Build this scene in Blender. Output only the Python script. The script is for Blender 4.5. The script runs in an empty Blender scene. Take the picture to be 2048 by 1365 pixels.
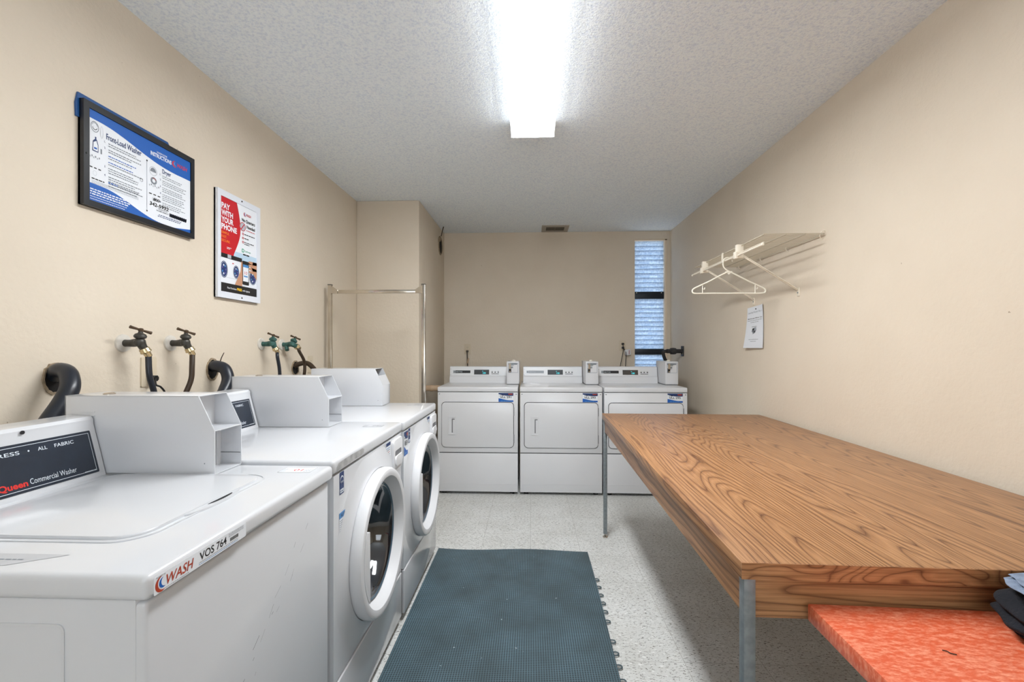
import bpy, bmesh, math, random
from mathutils import Vector, Matrix
random.seed(7)
S = bpy.context.scene
COL = S.collection
# ------------------------------------------------------------------ camera, world, exposure
CAM_F, CAM_H, CAM_YAW = 910.0, 1.25, math.radians(2.33)
cam = bpy.data.cameras.new('camera'); cam_o = bpy.data.objects.new('camera', cam); COL.objects.link(cam_o)
cam.sensor_width = 36; cam.lens = 36*CAM_F/2048; cam.shift_y = 12.5/2048; cam.clip_start = 0.02
cam_o.location = (0, 0, CAM_H); cam_o.rotation_euler = (math.pi/2, 0, CAM_YAW)
S.camera = cam_o
S.view_settings.view_transform = 'Standard'; S.view_settings.look = 'None'
S.view_settings.gamma = 1; S.view_settings.exposure = 1.2; S.view_settings.use_curve_mapping = False
W = bpy.data.worlds.new('daylight'); S.world = W; W.use_nodes = True
W.node_tree.nodes['Background'].inputs[0].default_value = (0.86, 0.93, 1.0, 1)
W.node_tree.nodes['Background'].inputs[1].default_value = 1.8
LAMP_STRENGTH = 25.0
def area(name, loc, rot, sx, sy, power, color):
    l = bpy.data.lights.new(name, 'AREA'); l.shape = 'RECTANGLE'; l.size = sx; l.size_y = sy
    l.energy = power; l.color = color
    o = bpy.data.objects.new(name, l); COL.objects.link(o); o.location = loc; o.rotation_euler = rot
    return o
# added fill lamp behind the camera, tilted up to brighten the ceiling
area('ceiling_fill', (0.0, -1.5, 1.7), (math.radians(158), 0, 0), 1.9, 0.8, 5, (0.93, 0.97, 1.0))

# ------------------------------------------------------------------ helpers
_c, _s = math.cos(CAM_YAW), math.sin(CAM_YAW)
def at(u, v, X=None, Y=None, Z=None):
    a = (u-1024)/CAM_F; b = (695-v)/CAM_F
    r = (_c*a-_s, _s*a+_c, b)
    t = X/r[0] if X is not None else Y/r[1] if Y is not None else (Z-CAM_H)/r[2]
    return Vector((r[0]*t, r[1]*t, CAM_H+r[2]*t))
def lin(v):
    v /= 255.0
    return v/12.92 if v <= 0.04045 else ((v+0.055)/1.055)**2.4
def rgb(r, g, b): return (lin(r), lin(g), lin(b), 1)
V3 = Vector
MATS = {}
def mat(name, col, rough=0.5, metal=0.0, coat=0.0, emit=None, estr=0.0, noise=None, bump=None, spec=None):
    """noise=(scale, amount) varies the colour; bump=(scale, distance)"""
    if name in MATS: return MATS[name]
    m = bpy.data.materials.new(name); m.use_nodes = True; nt = m.node_tree; b = nt.nodes['Principled BSDF']
    b.inputs['Base Color'].default_value = col; b.inputs['Roughness'].default_value = rough
    b.inputs['Metallic'].default_value = metal; b.inputs['Coat Weight'].default_value = coat
    b.inputs['Coat Roughness'].default_value = 0.08
    if spec is not None: b.inputs['Specular IOR Level'].default_value = spec
    if emit: b.inputs['Emission Color'].default_value = emit; b.inputs['Emission Strength'].default_value = estr
    tc = nt.nodes.new('ShaderNodeTexCoord')
    if noise:
        n = nt.nodes.new('ShaderNodeTexNoise'); n.inputs['Scale'].default_value = noise[0]; n.inputs['Detail'].default_value = 6
        nt.links.new(tc.outputs['Object'], n.inputs['Vector'])
        r = nt.nodes.new('ShaderNodeValToRGB'); k = noise[1]
        r.color_ramp.elements[0].position = 0.3; r.color_ramp.elements[1].position = 0.7
        r.color_ramp.elements[0].color = (col[0]*(1-k), col[1]*(1-k), col[2]*(1-k), 1)
        r.color_ramp.elements[1].color = (min(1, col[0]*(1+k)), min(1, col[1]*(1+k)), min(1, col[2]*(1+k)), 1)
        nt.links.new(n.outputs['Fac'], r.inputs['Fac']); nt.links.new(r.outputs['Color'], b.inputs['Base Color'])
    if bump:
        n2 = nt.nodes.new('ShaderNodeTexNoise'); n2.inputs['Scale'].default_value = bump[0]; n2.inputs['Detail'].default_value = 4
        nt.links.new(tc.outputs['Object'], n2.inputs['Vector'])
        bp = nt.nodes.new('ShaderNodeBump'); bp.inputs['Distance'].default_value = bump[1]
        nt.links.new(n2.outputs['Fac'], bp.inputs['Height']); nt.links.new(bp.outputs['Normal'], b.inputs['Normal'])
    MATS[name] = m
    return m

class Frame:
    """a flat drawing frame: origin, right, up; normal = right x up"""
    def __init__(s, O, U, V, sx=1.0):
        s.O = V3(O); s.U = V3(U).normalized(); s.V = V3(V).normalized(); s.N = s.U.cross(s.V).normalized(); s.sx = sx
    def p(s, x, y, n=0.0): return s.O + s.U*x*s.sx + s.V*y + s.N*n

_text_cache = {}
def text_tris(txt, bold, shear):
    key = (txt, bold, shear)
    if key not in _text_cache:
        cu = bpy.data.curves.new('lettering_source', 'FONT'); cu.body = txt; cu.size = 1.0; cu.offset = bold; cu.shear = shear
        cu.resolution_u = 3
        o = bpy.data.objects.new('lettering_source', cu); COL.objects.link(o)
        bpy.context.view_layer.update()
        me = o.evaluated_get(bpy.context.evaluated_depsgraph_get()).to_mesh()
        vs = [(v.co.x, v.co.y) for v in me.vertices]; fs = [tuple(p.vertices) for p in me.polygons]
        o.evaluated_get(bpy.context.evaluated_depsgraph_get()).to_mesh_clear()
        bpy.data.objects.remove(o); bpy.data.curves.remove(cu)
        xs = [v[0] for v in vs] or [0]; ys = [v[1] for v in vs] or [0]
        _text_cache[key] = (vs, fs, min(xs), max(xs), min(ys), max(ys))
    return _text_cache[key]

class MB:
    def __init__(s): s.v = []; s.f = []; s.m = []; s.sm = []; s.mats = []; s.sharp = 35
    def mi(s, m):
        if m not in s.mats: s.mats.append(m)
        return s.mats.index(m)
    def add(s, vs, fs, m, smooth=True):
        o = len(s.v); s.v += [V3(v) for v in vs]; k = s.mi(m)
        for f in fs: s.f.append([i+o for i in f]); s.m.append(k); s.sm.append(smooth)
    def bm(s, b, m, smooth=True):
        b.verts.ensure_lookup_table(); b.verts.index_update()
        s.add([v.co.copy() for v in b.verts], [[v.index for v in f.verts] for f in b.faces], m, smooth); b.free()
    def box(s, x0, x1, y0, y1, z0, z1, m, bev=0.0, seg=2, rot=None, piv=None):
        b = bmesh.new(); bmesh.ops.create_cube(b, size=1)
        for v in b.verts: v.co = V3(((x0+x1)/2+v.co.x*(x1-x0), (y0+y1)/2+v.co.y*(y1-y0), (z0+z1)/2+v.co.z*(z1-z0)))
        if bev > 0: bmesh.ops.bevel(b, geom=b.edges[:], offset=min(bev, 0.49*min(x1-x0, y1-y0, z1-z0)), segments=seg, profile=0.5, affect='EDGES')
        if rot is not None:
            M = Matrix.Translation(piv) @ rot.to_4x4() @ Matrix.Translation(-V3(piv))
            for v in b.verts: v.co = M @ v.co
        s.bm(b, m)
    def bar(s, p0, p1, w, h, m, up=(0, 0, 1), bev=0.0):
        p0 = V3(p0); p1 = V3(p1); d = (p1-p0); L = d.length; d.normalize()
        u = d.cross(V3(up)).normalized(); n = u.cross(d).normalized()
        b = bmesh.new(); bmesh.ops.create_cube(b, size=1)
        for v in b.verts: v.co = V3((v.co.x*w, v.co.y*h, v.co.z*L))
        if bev > 0: bmesh.ops.bevel(b, geom=b.edges[:], offset=bev, segments=2, profile=0.5, affect='EDGES')
        c = (p0+p1)/2
        for v in b.verts: v.co = c + u*v.co.x + n*v.co.y + d*v.co.z
        s.bm(b, m)
    def prism(s, poly, fr, n0, n1, m, smooth=True, bev=0.0):
        k = len(poly); area2 = sum(poly[i][0]*poly[(i+1) % k][1]-poly[(i+1) % k][0]*poly[i][1] for i in range(k))
        if area2 < 0: poly = poly[::-1]
        if bev > 0:
            b = bmesh.new(); lo = [b.verts.new(fr.p(x, y, n0)) for x, y in poly]; hi = [b.verts.new(fr.p(x, y, n1)) for x, y in poly]
            b.faces.new(lo[::-1]); b.faces.new(hi)
            for i in range(k): b.faces.new((lo[i], lo[(i+1) % k], hi[(i+1) % k], hi[i]))
            bmesh.ops.bevel(b, geom=[e for e in b.edges if e.verts[0] in hi and e.verts[1] in hi], offset=bev, segments=3, profile=0.5, affect='EDGES')
            s.bm(b, m, smooth); return
        vs = [fr.p(x, y, n0) for x, y in poly]+[fr.p(x, y, n1) for x, y in poly]
        fs = [list(range(k))[::-1], list(range(k, 2*k))]+[[i, (i+1) % k, k+(i+1) % k, k+i] for i in range(k)]
        s.add(vs, fs, m, smooth)
    def ringprism(s, outer, inner, fr, n0, n1, m):
        """frame-shaped solid between two outlines with the same number of points"""
        k = len(outer)
        vs = [fr.p(x, y, n0) for x, y in outer]+[fr.p(x, y, n1) for x, y in outer]+[fr.p(x, y, n0) for x, y in inner]+[fr.p(x, y, n1) for x, y in inner]
        fs = []
        for i in range(k):
            j = (i+1) % k
            fs += [[i, j, k+j, k+i], [k+i, k+j, 3*k+j, 3*k+i], [3*k+i, 3*k+j, 2*k+j, 2*k+i], [2*k+i, 2*k+j, j, i]]
        s.add(vs, fs, m)
    def lathe(s, prof, O, axis, m, seg=32, ref=None):
        O = V3(O); a = V3(axis).normalized(); u = a.orthogonal().normalized() if ref is None else V3(ref).normalized(); w = a.cross(u)
        vs = []; fs = []; n = len(prof)
        for i in range(seg):
            t = 2*math.pi*i/seg; d = u*math.cos(t)+w*math.sin(t)
            for r, h in prof: vs.append(O+d*max(r, 1e-5)+a*h)
        for i in range(seg):
            j = (i+1) % seg
            for k in range(n-1): fs.append([i*n+k, j*n+k, j*n+k+1, i*n+k+1])
        s.add(vs, fs, m)
    def cyl(s, p0, p1, r, m, seg=20, r2=None):
        p0 = V3(p0); p1 = V3(p1); L = (p1-p0).length; r2 = r if r2 is None else r2
        s.lathe([(0, 0), (r, 0), (r2, L), (0, L)], p0, p1-p0, m, seg)
    def tube(s, pts, r, m, seg=12, sub=8, cap=True):
        pts = [V3(p) for p in pts]
        if sub > 1 and len(pts) > 2:
            q = []; P = [2*pts[0]-pts[1]]+pts+[2*pts[-1]-pts[-2]]
            for i in range(1, len(P)-2):
                for k in range(sub):
                    t = k/sub; a, b, c, d = P[i-1], P[i], P[i+1], P[i+2]
                    q.append(0.5*((2*b)+(c-a)*t+(2*a-5*b+4*c-d)*t*t+(3*b-a-3*c+d)*t**3))
            q.append(pts[-1]); pts = q
        n = len(pts); vs = []; fs = []; u = None
        for i, p in enumerate(pts):
            d = (pts[min(i+1, n-1)]-pts[max(i-1, 0)]).normalized()
            u = d.orthogonal().normalized() if u is None else (u-d*u.dot(d)).normalized()
            w = d.cross(u); rr = r(i/(n-1)) if callable(r) else r
            for k in range(seg):
                t = 2*math.pi*k/seg; vs.append(p+(u*math.cos(t)+w*math.sin(t))*rr)
        for i in range(n-1):
            for k in range(seg):
                l = (k+1) % seg; fs.append([i*seg+k, i*seg+l, (i+1)*seg+l, (i+1)*seg+k])
        if cap: fs.append(list(range(seg))[::-1]); fs.append([(n-1)*seg+k for k in range(seg)])
        s.add(vs, fs, m)
    # flat artwork on a frame, n = height of the layer above the surface
    def poly(s, pts, fr, n, m): s.add([fr.p(x, y, n) for x, y in pts], [list(range(len(pts)))], m, False)
    def rect(s, x0, y0, x1, y1, fr, n, m): s.poly([(x0, y0), (x1, y0), (x1, y1), (x0, y1)], fr, n, m)
    def disc(s, x, y, r, fr, n, m, ry=None, seg=24):
        ry = r if ry is None else ry
        s.poly([(x+r*math.cos(2*math.pi*i/seg), y+ry*math.sin(2*math.pi*i/seg)) for i in range(seg)], fr, n, m)
    def ring(s, x, y, r, w, fr, n, m, a0=0, a1=360, ry=None, seg=24, taper=False):
        ry = r if ry is None else ry
        vs = []; fs = []
        for i in range(seg+1):
            t = i/seg; a = math.radians(a0+(a1-a0)*t); ww = w*(math.sin(math.pi*t) if taper else 1)
            vs += [fr.p(x+(r+ww/2)*math.cos(a), y+(ry+ww/2)*math.sin(a), n), fr.p(x+(r-ww/2)*math.cos(a), y+(ry-ww/2)*math.sin(a), n)]
        for i in range(seg): fs.append([2*i, 2*i+1, 2*i+3, 2*i+2])
        s.add(vs, fs, m, False)
    def outline(s, x0, y0, x1, y1, w, fr, n, m):
        s.rect(x0, y0, x1, y0+w, fr, n, m); s.rect(x0, y1-w, x1, y1, fr, n, m); s.rect(x0, y0, x0+w, y1, fr, n, m); s.rect(x1-w, y0, x1, y1, fr, n, m)
    def text(s, txt, x, y, h, fr, n, m, width=None, bold=0.0, shear=0.0, align='L', rot=0.0):
        vs, fs, x0, x1, y0, y1 = text_tris(txt, bold, shear)
        k = h/0.70; kx = k if width is None else width/(x1-x0)
        w = (x1-x0)*kx; ox = x-(0 if align == 'L' else w/2 if align == 'C' else w)
        cr, sr = math.cos(rot), math.sin(rot); out = []
        for a, b in vs:
            px, py = (a-x0)*kx+ox-x, b*k
            out.append(fr.p(x+px*cr-py*sr, y+px*sr+py*cr, n))
        s.add(out, fs, m, False)
    def words(s, x, y, w, h, fr, n, m, rng):
        """a line of print too small to read: word-long dashes"""
        cx = x
        while cx < x+w-h:
            ww = h*rng.uniform(1.2, 4.2); ww = min(ww, x+w-cx)
            s.rect(cx, y, cx+ww, y+h, fr, n, m); cx += ww+h*0.8
    def build(s, name, parent=None, origin=None, label=None, rec=True):
        me = bpy.data.meshes.new(name)
        o = bpy.data.objects.new(name, me); COL.objects.link(o)
        if parent is not None:
            o.parent = parent; r = parent
            while r.parent: r = r.parent
            base = V3(ORG[r.name])
        else:
            base = V3(origin) if origin is not None else V3((0, 0, 0)); o.location = base; ORG[o.name] = base
        me.from_pydata([tuple(v-base) for v in s.v], [], s.f)
        for m in s.mats: me.materials.append(m)
        me.polygons.foreach_set('material_index', s.m); me.polygons.foreach_set('use_smooth', s.sm)
        me.update()
        if rec:
            b = bmesh.new(); b.from_mesh(me); bmesh.ops.remove_doubles(b, verts=b.verts, dist=1e-6)
            b.to_mesh(me); b.free()
        me.set_sharp_from_angle(angle=math.radians(s.sharp))
        if label: o['label'] = label
        return o
ORG = {}
def thing(name, label, cat, loc, group=None):
    o = bpy.data.objects.new(name, None); COL.objects.link(o); o.location = loc; o.empty_display_size = 0.05
    ORG[o.name] = V3(loc); o['label'] = label; o['category'] = cat
    if group: o['group'] = group
    return o
def tag(o, label, cat, group=None, kind=None):
    o['label'] = label; o['category'] = cat
    if group: o['group'] = group
    if kind: o['kind'] = kind
    return o
def struct(o): o['kind'] = 'structure'; return o
class Wide(Frame):
    """drawing frame whose horizontal spacing widens steadily along its width"""
    def __init__(s, O, U, V, w, k): Frame.__init__(s, O, U, V); s.w = w; s.k = k
    def p(s, x, y, n=0.0):
        t = x/s.w; t = t*(1-s.k)/(1-s.k*t); return s.O+s.U*t*s.w+s.V*y+s.N*n
def rrect(x0, y0, x1, y1, r, n=6):
    out = []
    for cx, cy, a in ((x1-r, y1-r, 0), (x0+r, y1-r, 90), (x0+r, y0+r, 180), (x1-r, y0+r, 270)):
        for i in range(n+1):
            t = math.radians(a+90*i/n); out.append((cx+r*math.cos(t), cy+r*math.sin(t)))
    return out

# ------------------------------------------------------------------ room materials
def nodes(name):
    m = bpy.data.materials.new(name); m.use_nodes = True; MATS[name] = m
    nt = m.node_tree; return m, nt, nt.nodes['Principled BSDF'], nt.nodes.new, nt.links.new
def wall_material():
    m, nt, b, N, L = nodes('painted beige plaster')
    tc = N('ShaderNodeTexCoord')
    n1 = N('ShaderNodeTexNoise'); n1.inputs['Scale'].default_value = 2.3; n1.inputs['Detail'].default_value = 5; L(tc.outputs['Object'], n1.inputs['Vector'])
    r = N('ShaderNodeValToRGB'); r.color_ramp.elements[0].position = 0.3; r.color_ramp.elements[1].position = 0.75
    r.color_ramp.elements[0].color = rgb(219, 206, 187); r.color_ramp.elements[1].color = rgb(225, 213, 195)
    L(n1.outputs['Fac'], r.inputs['Fac'])
    # a few scuffs and specks
    n2 = N('ShaderNodeTexNoise'); n2.inputs['Scale'].default_value = 38; n2.inputs['Detail'].default_value = 3; L(tc.outputs['Object'], n2.inputs['Vector'])
    r2 = N('ShaderNodeValToRGB'); r2.color_ramp.elements[0].position = 0.765; r2.color_ramp.elements[1].position = 0.80
    L(n2.outputs['Fac'], r2.inputs['Fac'])
    mx = N('ShaderNodeMix'); mx.data_type = 'RGBA'; L(r2.outputs['Color'], mx.inputs['Factor']); L(r.outputs['Color'], mx.inputs[6]); mx.inputs[7].default_value = rgb(150, 130, 108)
    L(mx.outputs[2], b.inputs['Base Color']); b.inputs['Roughness'].default_value = 0.62
    n3 = N('ShaderNodeTexNoise'); n3.inputs['Scale'].default_value = 55; n3.inputs['Detail'].default_value = 6; L(tc.outputs['Object'], n3.inputs['Vector'])
    bp = N('ShaderNodeBump'); bp.inputs['Distance'].default_value = 0.0035; bp.inputs['Strength'].default_value = 0.6
    L(n3.outputs['Fac'], bp.inputs['Height']); L(bp.outputs['Normal'], b.inputs['Normal'])
    return m
def ceiling_material():
    m, nt, b, N, L = nodes('popcorn ceiling')
    tc = N('ShaderNodeTexCoord')
    n1 = N('ShaderNodeTexNoise'); n1.inputs['Scale'].default_value = 95; n1.inputs['Detail'].default_value = 5; n1.inputs['Roughness'].default_value = 0.65
    L(tc.outputs['Object'], n1.inputs['Vector'])
    vo = N('ShaderNodeTexVoronoi'); vo.inputs['Scale'].default_value = 130; L(tc.outputs['Object'], vo.inputs['Vector'])
    sb = N('ShaderNodeMath'); sb.operation = 'SUBTRACT'; L(n1.outputs['Fac'], sb.inputs[0])
    ml = N('ShaderNodeMath'); ml.operation = 'MULTIPLY'; ml.inputs[1].default_value = 0.35; L(vo.outputs['Distance'], ml.inputs[0]); L(ml.outputs[0], sb.inputs[1])
    bp = N('ShaderNodeBump'); bp.inputs['Distance'].default_value = 0.0055; bp.inputs['Strength'].default_value = 1.0
    L(sb.outputs[0], bp.inputs['Height']); L(bp.outputs['Normal'], b.inputs['Normal'])
    r = N('ShaderNodeValToRGB'); r.color_ramp.elements[0].position = 0.25; r.color_ramp.elements[1].position = 0.55
    r.color_ramp.elements[0].color = rgb(212, 222, 238); r.color_ramp.elements[1].color = rgb(246, 252, 255)  # shade between the bumps painted in: low spots get the darker colour
    L(n1.outputs['Fac'], r.inputs['Fac']); L(r.outputs['Color'], b.inputs['Base Color']); b.inputs['Roughness'].default_value = 0.9
    b.inputs['Specular IOR Level'].default_value = 0.1
    return m
def floor_material():
    m, nt, b, N, L = nodes('speckled vinyl tile')
    tc = N('ShaderNodeTexCoord')
    base = N('ShaderNodeTexNoise'); base.inputs['Scale'].default_value = 4; base.inputs['Detail'].default_value = 5; L(tc.outputs['Object'], base.inputs['Vector'])
    r = N('ShaderNodeValToRGB'); r.color_ramp.elements[0].position = 0.3; r.color_ramp.elements[1].position = 0.7
    r.color_ramp.elements[0].color = rgb(204, 204, 200); r.color_ramp.elements[1].color = rgb(220, 221, 219); L(base.outputs['Fac'], r.inputs['Fac'])
    cur = r.outputs['Color']
    for sc, rotz, lo, hi, col in ((62, 0.5, 0.63, 0.665, rgb(92, 90, 84)), (78, -0.7, 0.63, 0.67, rgb(112, 110, 103)), (48, 1.4, 0.60, 0.68, rgb(166, 164, 158)), (36, 0.2, 0.62, 0.68, rgb(232, 232, 230))):
        mp = N('ShaderNodeMapping'); mp.inputs['Rotation'].default_value = (0, 0, rotz); mp.inputs['Scale'].default_value = (1, 2.6, 1); mp.inputs['Location'].default_value = (sc, rotz, 0)
        L(tc.outputs['Object'], mp.inputs['Vector'])
        n = N('ShaderNodeTexNoise'); n.inputs['Scale'].default_value = sc; n.inputs['Detail'].default_value = 2; L(mp.outputs['Vector'], n.inputs['Vector'])
        rr = N('ShaderNodeValToRGB'); rr.color_ramp.elements[0].position = lo; rr.color_ramp.elements[1].position = hi; L(n.outputs['Fac'], rr.inputs['Fac'])
        mx = N('ShaderNodeMix'); mx.data_type = 'RGBA'; L(rr.outputs['Color'], mx.inputs['Factor']); L(cur, mx.inputs[6]); mx.inputs[7].default_value = col; cur = mx.outputs[2]
    br = N('ShaderNodeTexBrick'); br.offset = 0.0; br.inputs['Scale'].default_value = 1.0; br.inputs['Mortar Size'].default_value = 0.0012
    br.inputs['Brick Width'].default_value = 0.3048; br.inputs['Row Height'].default_value = 0.3048; br.inputs['Mortar Smooth'].default_value = 0.2
    L(tc.outputs['Object'], br.inputs['Vector'])
    mx = N('ShaderNodeMix'); mx.data_type = 'RGBA'; L(br.outputs['Fac'], mx.inputs['Factor']); L(cur, mx.inputs[6]); mx.inputs[7].default_value = rgb(172, 171, 166)
    L(mx.outputs[2], b.inputs['Base Color']); b.inputs['Roughness'].default_value = 0.42
    n3 = N('ShaderNodeTexNoise'); n3.inputs['Scale'].default_value = 30; L(tc.outputs['Object'], n3.inputs['Vector'])
    bp = N('ShaderNodeBump'); bp.inputs['Distance'].default_value = 0.001; L(n3.outputs['Fac'], bp.inputs['Height']); L(bp.outputs['Normal'], b.inputs['Normal'])
    return m
def wood_material(name, rings=9.0, dark=1.0, axis='Y', big_scale=None):
    m, nt, b, N, L = nodes(name)
    tc = N('ShaderNodeTexCoord'); oi = tc.outputs['Object']
    def noise(scale, loc, sc=1.0, det=2.0, rough=0.5):
        mp = N('ShaderNodeMapping'); mp.inputs['Scale'].default_value = scale; mp.inputs['Location'].default_value = loc; L(oi, mp.inputs['Vector'])
        n = N('ShaderNodeTexNoise'); n.inputs['Scale'].default_value = sc; n.inputs['Detail'].default_value = det; n.inputs['Roughness'].default_value = rough
        L(mp.outputs['Vector'], n.inputs['Vector']); return n.outputs['Fac']
    def math_(op, a, c):
        q = N('ShaderNodeMath'); q.operation = op
        for i, x in enumerate((a, c)):
            if x is None: continue
            if isinstance(x, (int, float)): q.inputs[i].default_value = x
            else: L(x, q.inputs[i])
        return q.outputs[0]
    big = noise(big_scale or ((5.2, 0.42, 5.2) if axis == 'Y' else (0.42, 5.2, 9.0)), (3.1, 0.4, 1), 1.0, 1.0, 0.4)
    wob = noise((16, 3.2, 16) if axis == 'Y' else (3.2, 16, 16), (0, 2, 0), 1.0, 3.0, 0.5)
    h = math_('ADD', math_('MULTIPLY', big, rings*3.2), math_('MULTIPLY', wob, 1.1))
    saw = math_('FRACT', h, None)
    rp = N('ShaderNodeValToRGB'); e = rp.color_ramp.elements
    e[0].position = 0.0; e[0].color = rgb(116*dark, 76*dark, 49*dark); e[1].position = 1.0; e[1].color = rgb(140*dark, 96*dark, 64*dark)
    a = e.new(0.12); a.color = rgb(168*dark, 120*dark, 79*dark); a = e.new(0.5); a.color = rgb(190*dark, 140*dark, 96*dark); a = e.new(0.85); a.color = rgb(177*dark, 129*dark, 86*dark)
    L(saw, rp.inputs['Fac'])
    fine = noise((260, 5, 260) if axis == 'Y' else (5, 260, 260), (0, 0, 0), 1.0, 3.0, 0.6)
    fr = N('ShaderNodeValToRGB'); fr.color_ramp.elements[0].position = 0.36; fr.color_ramp.elements[0].color = (0.60, 0.56, 0.52, 1); fr.color_ramp.elements[1].position = 0.56; fr.color_ramp.elements[1].color = (1, 1, 1, 1)
    L(fine, fr.inputs['Fac'])
    mx = N('ShaderNodeMix'); mx.data_type = 'RGBA'; mx.blend_type = 'MULTIPLY'; mx.inputs['Factor'].default_value = 0.8
    L(rp.outputs['Color'], mx.inputs[6]); L(fr.outputs['Color'], mx.inputs[7])
    L(mx.outputs[2], b.inputs['Base Color']); b.inputs['Roughness'].default_value = 0.38
    return m
def mat_material():
    m, nt, b, N, L = nodes('woven plastic grid')
    tc = N('ShaderNodeTexCoord'); sp = N('ShaderNodeSeparateXYZ'); L(tc.outputs['Object'], sp.inputs[0])
    def mt(op, a, c=None):
        q = N('ShaderNodeMath'); q.operation = op
        for i, x in enumerate((a, c)):
            if x is None: continue
            if isinstance(x, (int, float)): q.inputs[i].default_value = x
            else: L(x, q.inputs[i])
        return q.outputs[0]
    P = 0.0098
    fx = mt('ABSOLUTE', mt('SUBTRACT', mt('FRACT', mt('DIVIDE', sp.outputs[0], P)), 0.5))
    fy = mt('ABSOLUTE', mt('SUBTRACT', mt('FRACT', mt('DIVIDE', sp.outputs[1], P)), 0.5))
    edge = mt('MAXIMUM', fx, fy)          # 0 in the hole, .5 on the rib
    rib = mt('GREATER_THAN', edge, 0.36)
    # finer cross inside every hole
    dia = mt('LESS_THAN', mt('ABSOLUTE', mt('SUBTRACT', fx, fy)), 0.05)
    n = N('ShaderNodeTexNoise'); n.inputs['Scale'].default_value = 5; n.inputs['Detail'].default_value = 5; L(tc.outputs['Object'], n.inputs['Vector'])
    r = N('ShaderNodeValToRGB'); r.color_ramp.elements[0].position = 0.32; r.color_ramp.elements[1].position = 0.68
    r.color_ramp.elements[0].color = rgb(78, 98, 104); r.color_ramp.elements[1].color = rgb(102, 130, 142); L(n.outputs['Fac'], r.inputs['Fac'])
    m1 = N('ShaderNodeMix'); m1.data_type = 'RGBA'; L(dia, m1.inputs['Factor']); m1.inputs[6].default_value = rgb(28, 38, 44); m1.inputs[7].default_value = rgb(62, 80, 88)
    m2 = N('ShaderNodeMix'); m2.data_type = 'RGBA'; L(rib, m2.inputs['Factor']); L(m1.outputs[2], m2.inputs[6]); L(r.outputs['Color'], m2.inputs[7])
    v = N('ShaderNodeTexNoise'); v.inputs['Scale'].default_value = 42; v.inputs['Detail'].default_value = 2; L(tc.outputs['Object'], v.inputs['Vector'])
    rr = N('ShaderNodeValToRGB'); rr.color_ramp.elements[0].position = 0.76; rr.color_ramp.elements[1].position = 0.79; L(v.outputs['Fac'], rr.inputs['Fac'])
    m3 = N('ShaderNodeMix'); m3.data_type = 'RGBA'; L(rr.outputs['Color'], m3.inputs['Factor']); L(m2.outputs[2], m3.inputs[6]); m3.inputs[7].default_value = rgb(190, 205, 212)
    L(m3.outputs[2], b.inputs['Base Color']); b.inputs['Roughness'].default_value = 0.5
    bp = N('ShaderNodeBump'); bp.inputs['Distance'].default_value = 0.003; L(rib, bp.inputs['Height']); L(bp.outputs['Normal'], b.inputs['Normal'])
    return m
def orange_material():
    m, nt, b, N, L = nodes('orange fleck laminate')
    tc = N('ShaderNodeTexCoord'); mp = N('ShaderNodeMapping'); mp.inputs['Scale'].default_value = (1.0, 2.4, 1); mp.inputs['Rotation'].default_value = (0, 0, 0.5); L(tc.outputs['Object'], mp.inputs['Vector'])
    n = N('ShaderNodeTexNoise'); n.inputs['Scale'].default_value = 70; n.inputs['Detail'].default_value = 4; n.inputs['Roughness'].default_value = 0.6; L(mp.outputs['Vector'], n.inputs['Vector'])
    r = N('ShaderNodeValToRGB'); r.color_ramp.elements[0].position = 0.42; r.color_ramp.elements[0].color = rgb(214, 94, 58); r.color_ramp.elements[1].position = 0.72; r.color_ramp.elements[1].color = rgb(238, 152, 120)
    L(n.outputs['Fac'], r.inputs['Fac']); L(r.outputs['Color'], b.inputs['Base Color']); b.inputs['Roughness'].default_value = 0.42
    return m
M_WALL = wall_material(); M_CEIL = ceiling_material(); M_FLOOR = floor_material()
M_WOOD = wood_material('oak grain laminate', 15.0, 0.95); M_WOOD2 = wood_material('darker oak grain laminate', 7.0, 0.95); M_WOODX = wood_material('cross oak grain laminate', 7.0, 0.97, 'X'); M_WOODE = wood_material('bold figured oak edge', 4.2, 0.97, 'X', (6.5, 1, 17))
M_MAT = mat_material(); M_ORANGE = orange_material()
M_WHITE = mat('white appliance enamel', rgb(211, 213, 217), 0.28, coat=0.5, noise=(3, 0.02))
M_WHITE2 = mat('white appliance plastic', rgb(220, 221, 224), 0.38)
M_DRY = mat('light grey dryer enamel', rgb(222, 223, 226), 0.32, coat=0.3, noise=(3, 0.02))
M_ALU = mat('brushed pale panel', rgb(225, 227, 230), 0.3, 0.15)
M_GAP = mat('dark seam', rgb(30, 31, 34), 0.8)
M_SEAM = mat('grey seam', rgb(120, 121, 125), 0.7)
M_NAVY = mat('navy panel print', rgb(22, 33, 49), 0.3, coat=0.4, noise=(40, 0.12))
M_INK = mat('black ink', rgb(24, 24, 26), 0.5)
M_LETTER = mat('pale lettering', rgb(214, 222, 230), 0.5)
M_RED = mat('red ink', rgb(214, 44, 36), 0.5)
M_RUST = mat('brick red ink', rgb(176, 62, 34), 0.5)
M_BLUE = mat('blue ink', rgb(18, 92, 180), 0.5)
M_BLUE2 = mat('light blue ink', rgb(76, 140, 200), 0.5)
M_DBLUE = mat('dark blue ink', rgb(24, 52, 104), 0.5)
M_PAPER = mat('white paper', rgb(232, 236, 242), 0.55)
M_GREY = mat('grey ink', rgb(128, 134, 142), 0.6)
M_LGREY = mat('pale grey ink', rgb(178, 184, 192), 0.6)
M_CHROME = mat('worn chrome', rgb(196, 188, 176), 0.16, 1.0, noise=(9, 0.12))
M_STEEL = mat('galvanised steel', rgb(138, 146, 150), 0.42, 0.55, noise=(60, 0.16))
M_BRASS = mat('brass', rgb(206, 188, 150), 0.25, 0.9, noise=(120, 0.12))
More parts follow.
